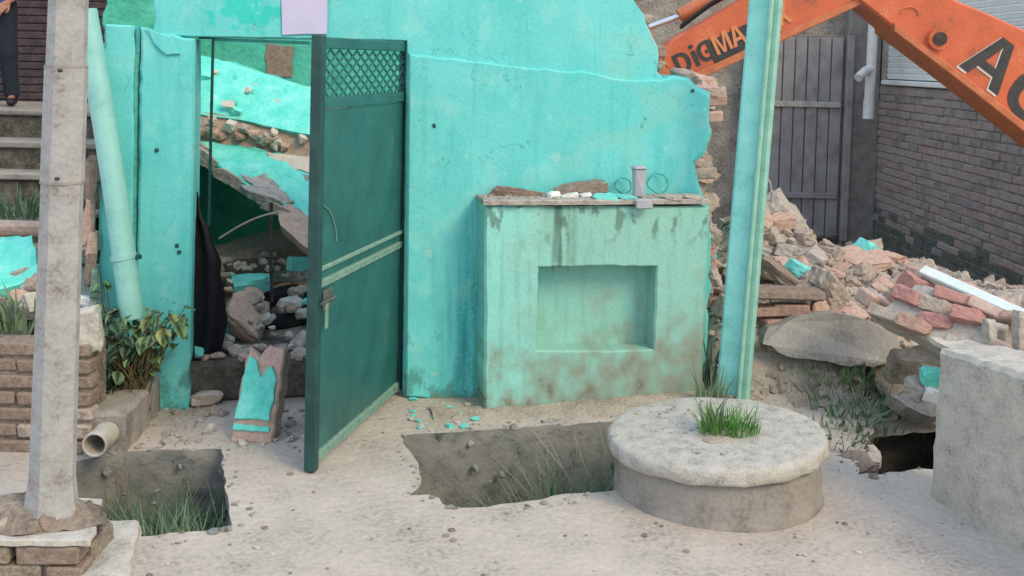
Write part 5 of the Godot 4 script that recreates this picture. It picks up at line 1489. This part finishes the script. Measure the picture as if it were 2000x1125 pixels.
	bones_mesh(st, [[hipL, kL, 0.098, 0.074], [kL, aL, 0.072, 0.062], [hipR, kR, 0.098, 0.074], [kR, aR, 0.072, 0.062], trunk[0]], 0.02, 0.035, 0.006, 0.07, 0.985)
	put("trousers", fin(st), M.navy, o)
	for a in [aL, aR]:
		st = begin(false)
		var sx: float = sign(a.x) * 0.018
		bones_mesh(st, [[Vector3(a.x, 0.045, a.z - 0.03), Vector3(a.x + sx, 0.035, a.z + 0.16), 0.046, 0.036], [Vector3(a.x, 0.08, a.z), Vector3(a.x, 0.05, a.z + 0.04), 0.047, 0.045]], 0.012, 0.02, 0.0, 0.0)
		put("shoe", fin(st), M.shoe, o)

# ------------------------------------------------------------------ scattered bits
func build_scatter():
	var vm := []
	for i in 10: vm.append(chunk(900 + i, Vector3(1, rng.randf_range(0.4, 0.7), rng.randf_range(0.6, 1.0)), 4, 0.45, 3))
	var in_hole := func(p: Vector3):
		for h in holes:
			if Geometry2D.is_point_in_polygon(Vector2(p.x, p.z), h): return true
		return false
	# chunks on and behind the doorstep
	for i in 110:
		var p := fl(rng.randf_range(385, 660), 690, rng.randf_range(-1.3, -0.1))
		p.y = 0.22 + max(0.0, (-p.z - 0.35) * 0.32) + rng.randf_range(0, 0.05)
		var s := rng.randf_range(0.03, 0.08) if i % 4 else rng.randf_range(0.08, 0.16)
		tag(put("doorstep_rubble", vm[i % 10], [M.rubble, M.rubble_grey, M.rubble_pink, M.pale_concrete, M.rubble, M.rubble_grey, M.pale_concrete if i % 3 else M.teal][i % 7], null, Transform3D(yaw_tilt(0.6).scaled(Vector3.ONE * s), HX * p)), "rubble chunk strewn on the dark doorstep in the gateway", "rubble", "rubble on the doorstep")
	for i in 44:
		var p := fl(rng.randf_range(385, 640), 700, rng.randf_range(-0.32, -0.1))
		var s := rng.randf_range(0.03, 0.07) if i % 4 else rng.randf_range(0.07, 0.11)
		p.y = 0.21 + s * 0.2
		tag(put("threshold_rubble", vm[i % 10], [M.rubble, M.rubble_grey, M.rubble_pink, M.pale_concrete][i % 4], null, Transform3D(yaw_tilt(0.5).scaled(Vector3.ONE * s), HX * p)), "rubble chunk lying along front edge of the doorstep", "rubble", "rubble along the doorstep edge")
	# loose spoil along the broken edges of the ditches, and stones stuck in their sides
	for k in 3:
		var sp := begin()
		var h: PackedVector2Array = holes[k]
		for i in 90:
			var j := rng.randi() % h.size()
			var q := h[j].lerp(h[(j + 1) % h.size()], rng.randf())
			var e := (h[(j + 1) % h.size()] - h[j]).orthogonal().normalized() * rng.randf_range(-0.02, 0.10)
			if Geometry2D.is_point_in_polygon(q + e, h): e = -e
			var s := rng.randf_range(0.006, 0.022) if i % 6 else rng.randf_range(0.022, 0.045)
			sp.append_from(vm[i % 10], 0, Transform3D(yaw_tilt(0.4).scaled(Vector3(s, s * 0.7, s)), Vector3(q.x + e.x, gh(q.x, q.y) + s * 0.12, q.y + e.y)))
		for i in 26:
			var j := rng.randi() % h.size()
			var q := h[j].lerp(h[(j + 1) % h.size()], rng.randf())
			var s := rng.randf_range(0.015, 0.045)
			sp.append_from(vm[i % 10], 0, Transform3D(rrot().scaled(Vector3.ONE * s), Vector3(q.x, -rng.randf_range(0.06, 0.42), q.y)))
		var so := put("spoil", sp.commit(), [M.drain, M.drain, M.dirt][k])
		so.set_meta("kind", "stuff")
		tag(so, ["crumbled concrete along the pole-side ditch", "crumbled concrete along the middle ditch beside the manhole", "crumbled soil along the dark pit beside the parapet"][k], "spoil")
		for i in ([5, 9, 3][k]):
			var j := rng.randi() % h.size()
			var s := rng.randf_range(0.05, 0.10)
			var pb := blades(30, s, 0.01, 0.06, 0.012, 1.5, 1500 + k * 20 + i)
			tag(put("foliage", pb, M.leaf_dark, null, Transform3D(rot(0.9, 0, 0), Vector3(h[j].x, -rng.randf_range(0.12, 0.36), h[j].y + (0.02 if h[j].y < -4.8 else -0.02)))), "dark moss growing on the side of an open ditch", "moss", "moss on the ditch sides")
	# bits lying on the ground before the doorstep
	for i in 70:
		var p := gp(rng.randf_range(300, 595), rng.randf_range(793, 890))
		if in_hole.call(p): continue
		var s := rng.randf_range(0.012, 0.03) if i % 3 else rng.randf_range(0.03, 0.06)
		p.y = gh(p.x, p.z) + s * 0.15
		tag(put("ground_rubble", vm[i % 10], [M.rubble_grey, M.pale_concrete, M.concrete, M.rubble][i % 4], null, Transform3D(yaw_tilt(0.3).scaled(Vector3.ONE * s), p)), "small stone lying on ground before the doorstep", "stone", "stones before the doorstep")
	tag(put("pale_stone", vm[3], M.cream, null, Transform3D(rot(0.1, 0.4, 0.1).scaled(Vector3(0.17, 0.12, 0.15)), gp(402, 788) + Vector3(0, 0.03, 0))), "flat cream stone lying left of the turquoise stump", "stone")
	# turquoise crumbs at the foot of the wall
	for i in 30:
		var p := gp(rng.randf_range(795, 940), rng.randf_range(782, 838))
		if in_hole.call(p): continue
		var s := rng.randf_range(0.015, 0.05)
		p.y = gh(p.x, p.z) + s * 0.15
		tag(put("plaster_crumb", vm[i % 10], [M.teal, M.teal, M.pale_concrete, M.rubble_grey][i % 4], null, Transform3D(yaw_tilt(0.3).scaled(Vector3(s, s * 0.6, s)), p)), "plaster crumb fallen at the foot of the turquoise wall", "plaster crumb", "crumbs at the wall foot")
	# fine grit everywhere on the lane
	for part in 3:
		var st := begin()
		for i in 230:
			var p := gp(rng.randf_range(180, 1900), rng.randf_range(770, 1125) if i % 2 else rng.randf_range(775, 860))
			if p.z < -5.45 and p.x > 1.0 or in_hole.call(p): continue
			var l := HX.affine_inverse() * p
			if l.z < 0.03: continue
			var s := rng.randf_range(0.004, 0.016) if rng.randf() < 0.85 else rng.randf_range(0.016, 0.03)
			p.y = gh(p.x, p.z) + s * 0.1
			st.append_from(vm[i % 10], 0, Transform3D(yaw_tilt(0.3).scaled(Vector3(s, s * 0.7, s)), p))
		var g := put("lane_grit", st.commit(), [M.rubble_grey, M.dirt, M.pale_concrete][part])
		g.set_meta("kind", "stuff")
		tag(g, ["grey grit scattered over the lane", "brown dirt crumbs scattered over the lane", "pale mortar crumbs scattered over the lane"][part], "grit")
	# low concrete kerb that the drain pipe runs through
	var e := zp(252, 835, 4.78)
	var k := jag(PackedVector2Array([Vector2(-2.6, 4.74), Vector2(e.x, 4.74), Vector2(gp(292, 770, 0.13).x, 5.36), Vector2(gp(225, 765, 0.13).x - 0.6, 5.36)]), 0.05, 0.01, 61)
	tag(put("ditch_kerb", slab(k, -0.4, 0.185, 0.02), M.concrete, null, Transform3D(Basis(Vector3.RIGHT, Vector3(0, 0, -1), Vector3(0, 1, 0)), Vector3.ZERO)), "grey concrete kerb above the pole-side ditch with a pipe", "kerb")
	# soil apron at the foot of stand and wall
	var st2 := begin(false)
	for j in 12:
		for i in 70:
			var P := func(a, b):
				var u: float = -0.05 + a * 0.027
				var w: float = 0.2 + b * 0.023
				var h: float = 0.05 * sst(0.2, 1.5, u) * sst(0.56, 0.27, w) + 0.025 * sst(0.5, 0.26, w) + gn.get_noise_2d(u * 9.0, w * 9.0) * 0.012 - 0.012 * sst(0.4, 0.54, w) - 0.012
				var q := HX * Vector3(u, 0, w)
				return Vector3(q.x, h, q.z)
			quad(st2, P.call(i, j), P.call(i + 1, j), P.call(i + 1, j + 1), P.call(i, j + 1))
	struct("soil", fin(st2), M.pale_dirt)

func _ready():
	rng.seed = 20240611
	gn.seed = 3; gn.frequency = 1.0; gn.fractal_octaves = 3
	bn.seed = 9; bn.frequency = 0.5; bn.fractal_octaves = 3
	# camera: held level, a little tilted; the frame is the lower part of a taller picture, hence the shifted lens
	CB = Basis(Vector3.RIGHT, deg_to_rad(-3.8)) * Basis(Vector3.BACK, deg_to_rad(1.2))
	var cam := Camera3D.new()
	cam.name = "camera"
	cam.projection = Camera3D.PROJECTION_FRUSTUM
	cam.near = 0.1
	cam.far = 400.0
	cam.size = 0.1 * 1125.0 / F
	cam.frustum_offset = Vector2(0, -0.1 * (562.5 - 258.0) / F)
	cam.transform = Transform3D(CB, CP)
	add_child(cam)
	cam.current = true
	# hazy bright sky
	var env := Environment.new()
	env.background_mode = Environment.BG_SKY
	var sky := Sky.new()
	var sm := ProceduralSkyMaterial.new()
	sm.sky_top_color = Color(0.69, 0.75, 0.85)
	sm.sky_horizon_color = Color(0.87, 0.87, 0.86)
	sm.sky_curve = 0.2
	sm.ground_bottom_color = Color(0.4, 0.38, 0.35)
	sm.ground_horizon_color = Color(0.6, 0.58, 0.55)
	sky.sky_material = sm
	env.sky = sky
	env.tonemap_mode = Environment.TONE_MAPPER_LINEAR
	env.tonemap_exposure = 2.15
	env.sdfgi_enabled = true; env.ssao_enabled = true; env.ssil_enabled = true
	var we := WorldEnvironment.new()
	we.name = "sky"
	we.environment = env
	add_child(we)
	var sun := DirectionalLight3D.new()
	sun.name = "sun"
	sun.light_energy = 0.38
	sun.light_angular_distance = 24.0
	sun.light_color = Color(1.0, 0.93, 0.82)
	sun.shadow_enabled = true
	add_child(sun)
	sun.look_at_from_position(Vector3(5.0, 6.0, 4.6), Vector3(0, 0, 0))
	# the facade's frame
	var f0 := gp(850, 776)
	HX = Transform3D(Basis(Vector3.UP, deg_to_rad(11.0)), Vector3(f0.x, 0, f0.z))
	make_materials()
	build_ground()
	build_bank()
	build_house()
	build_stand()
	build_neighbour()
	build_gate()
	build_inside()
	build_poles()
	build_excavator()
	build_left()
	build_right()
	build_manhole()
	build_plants()
	build_person()
	build_scatter()
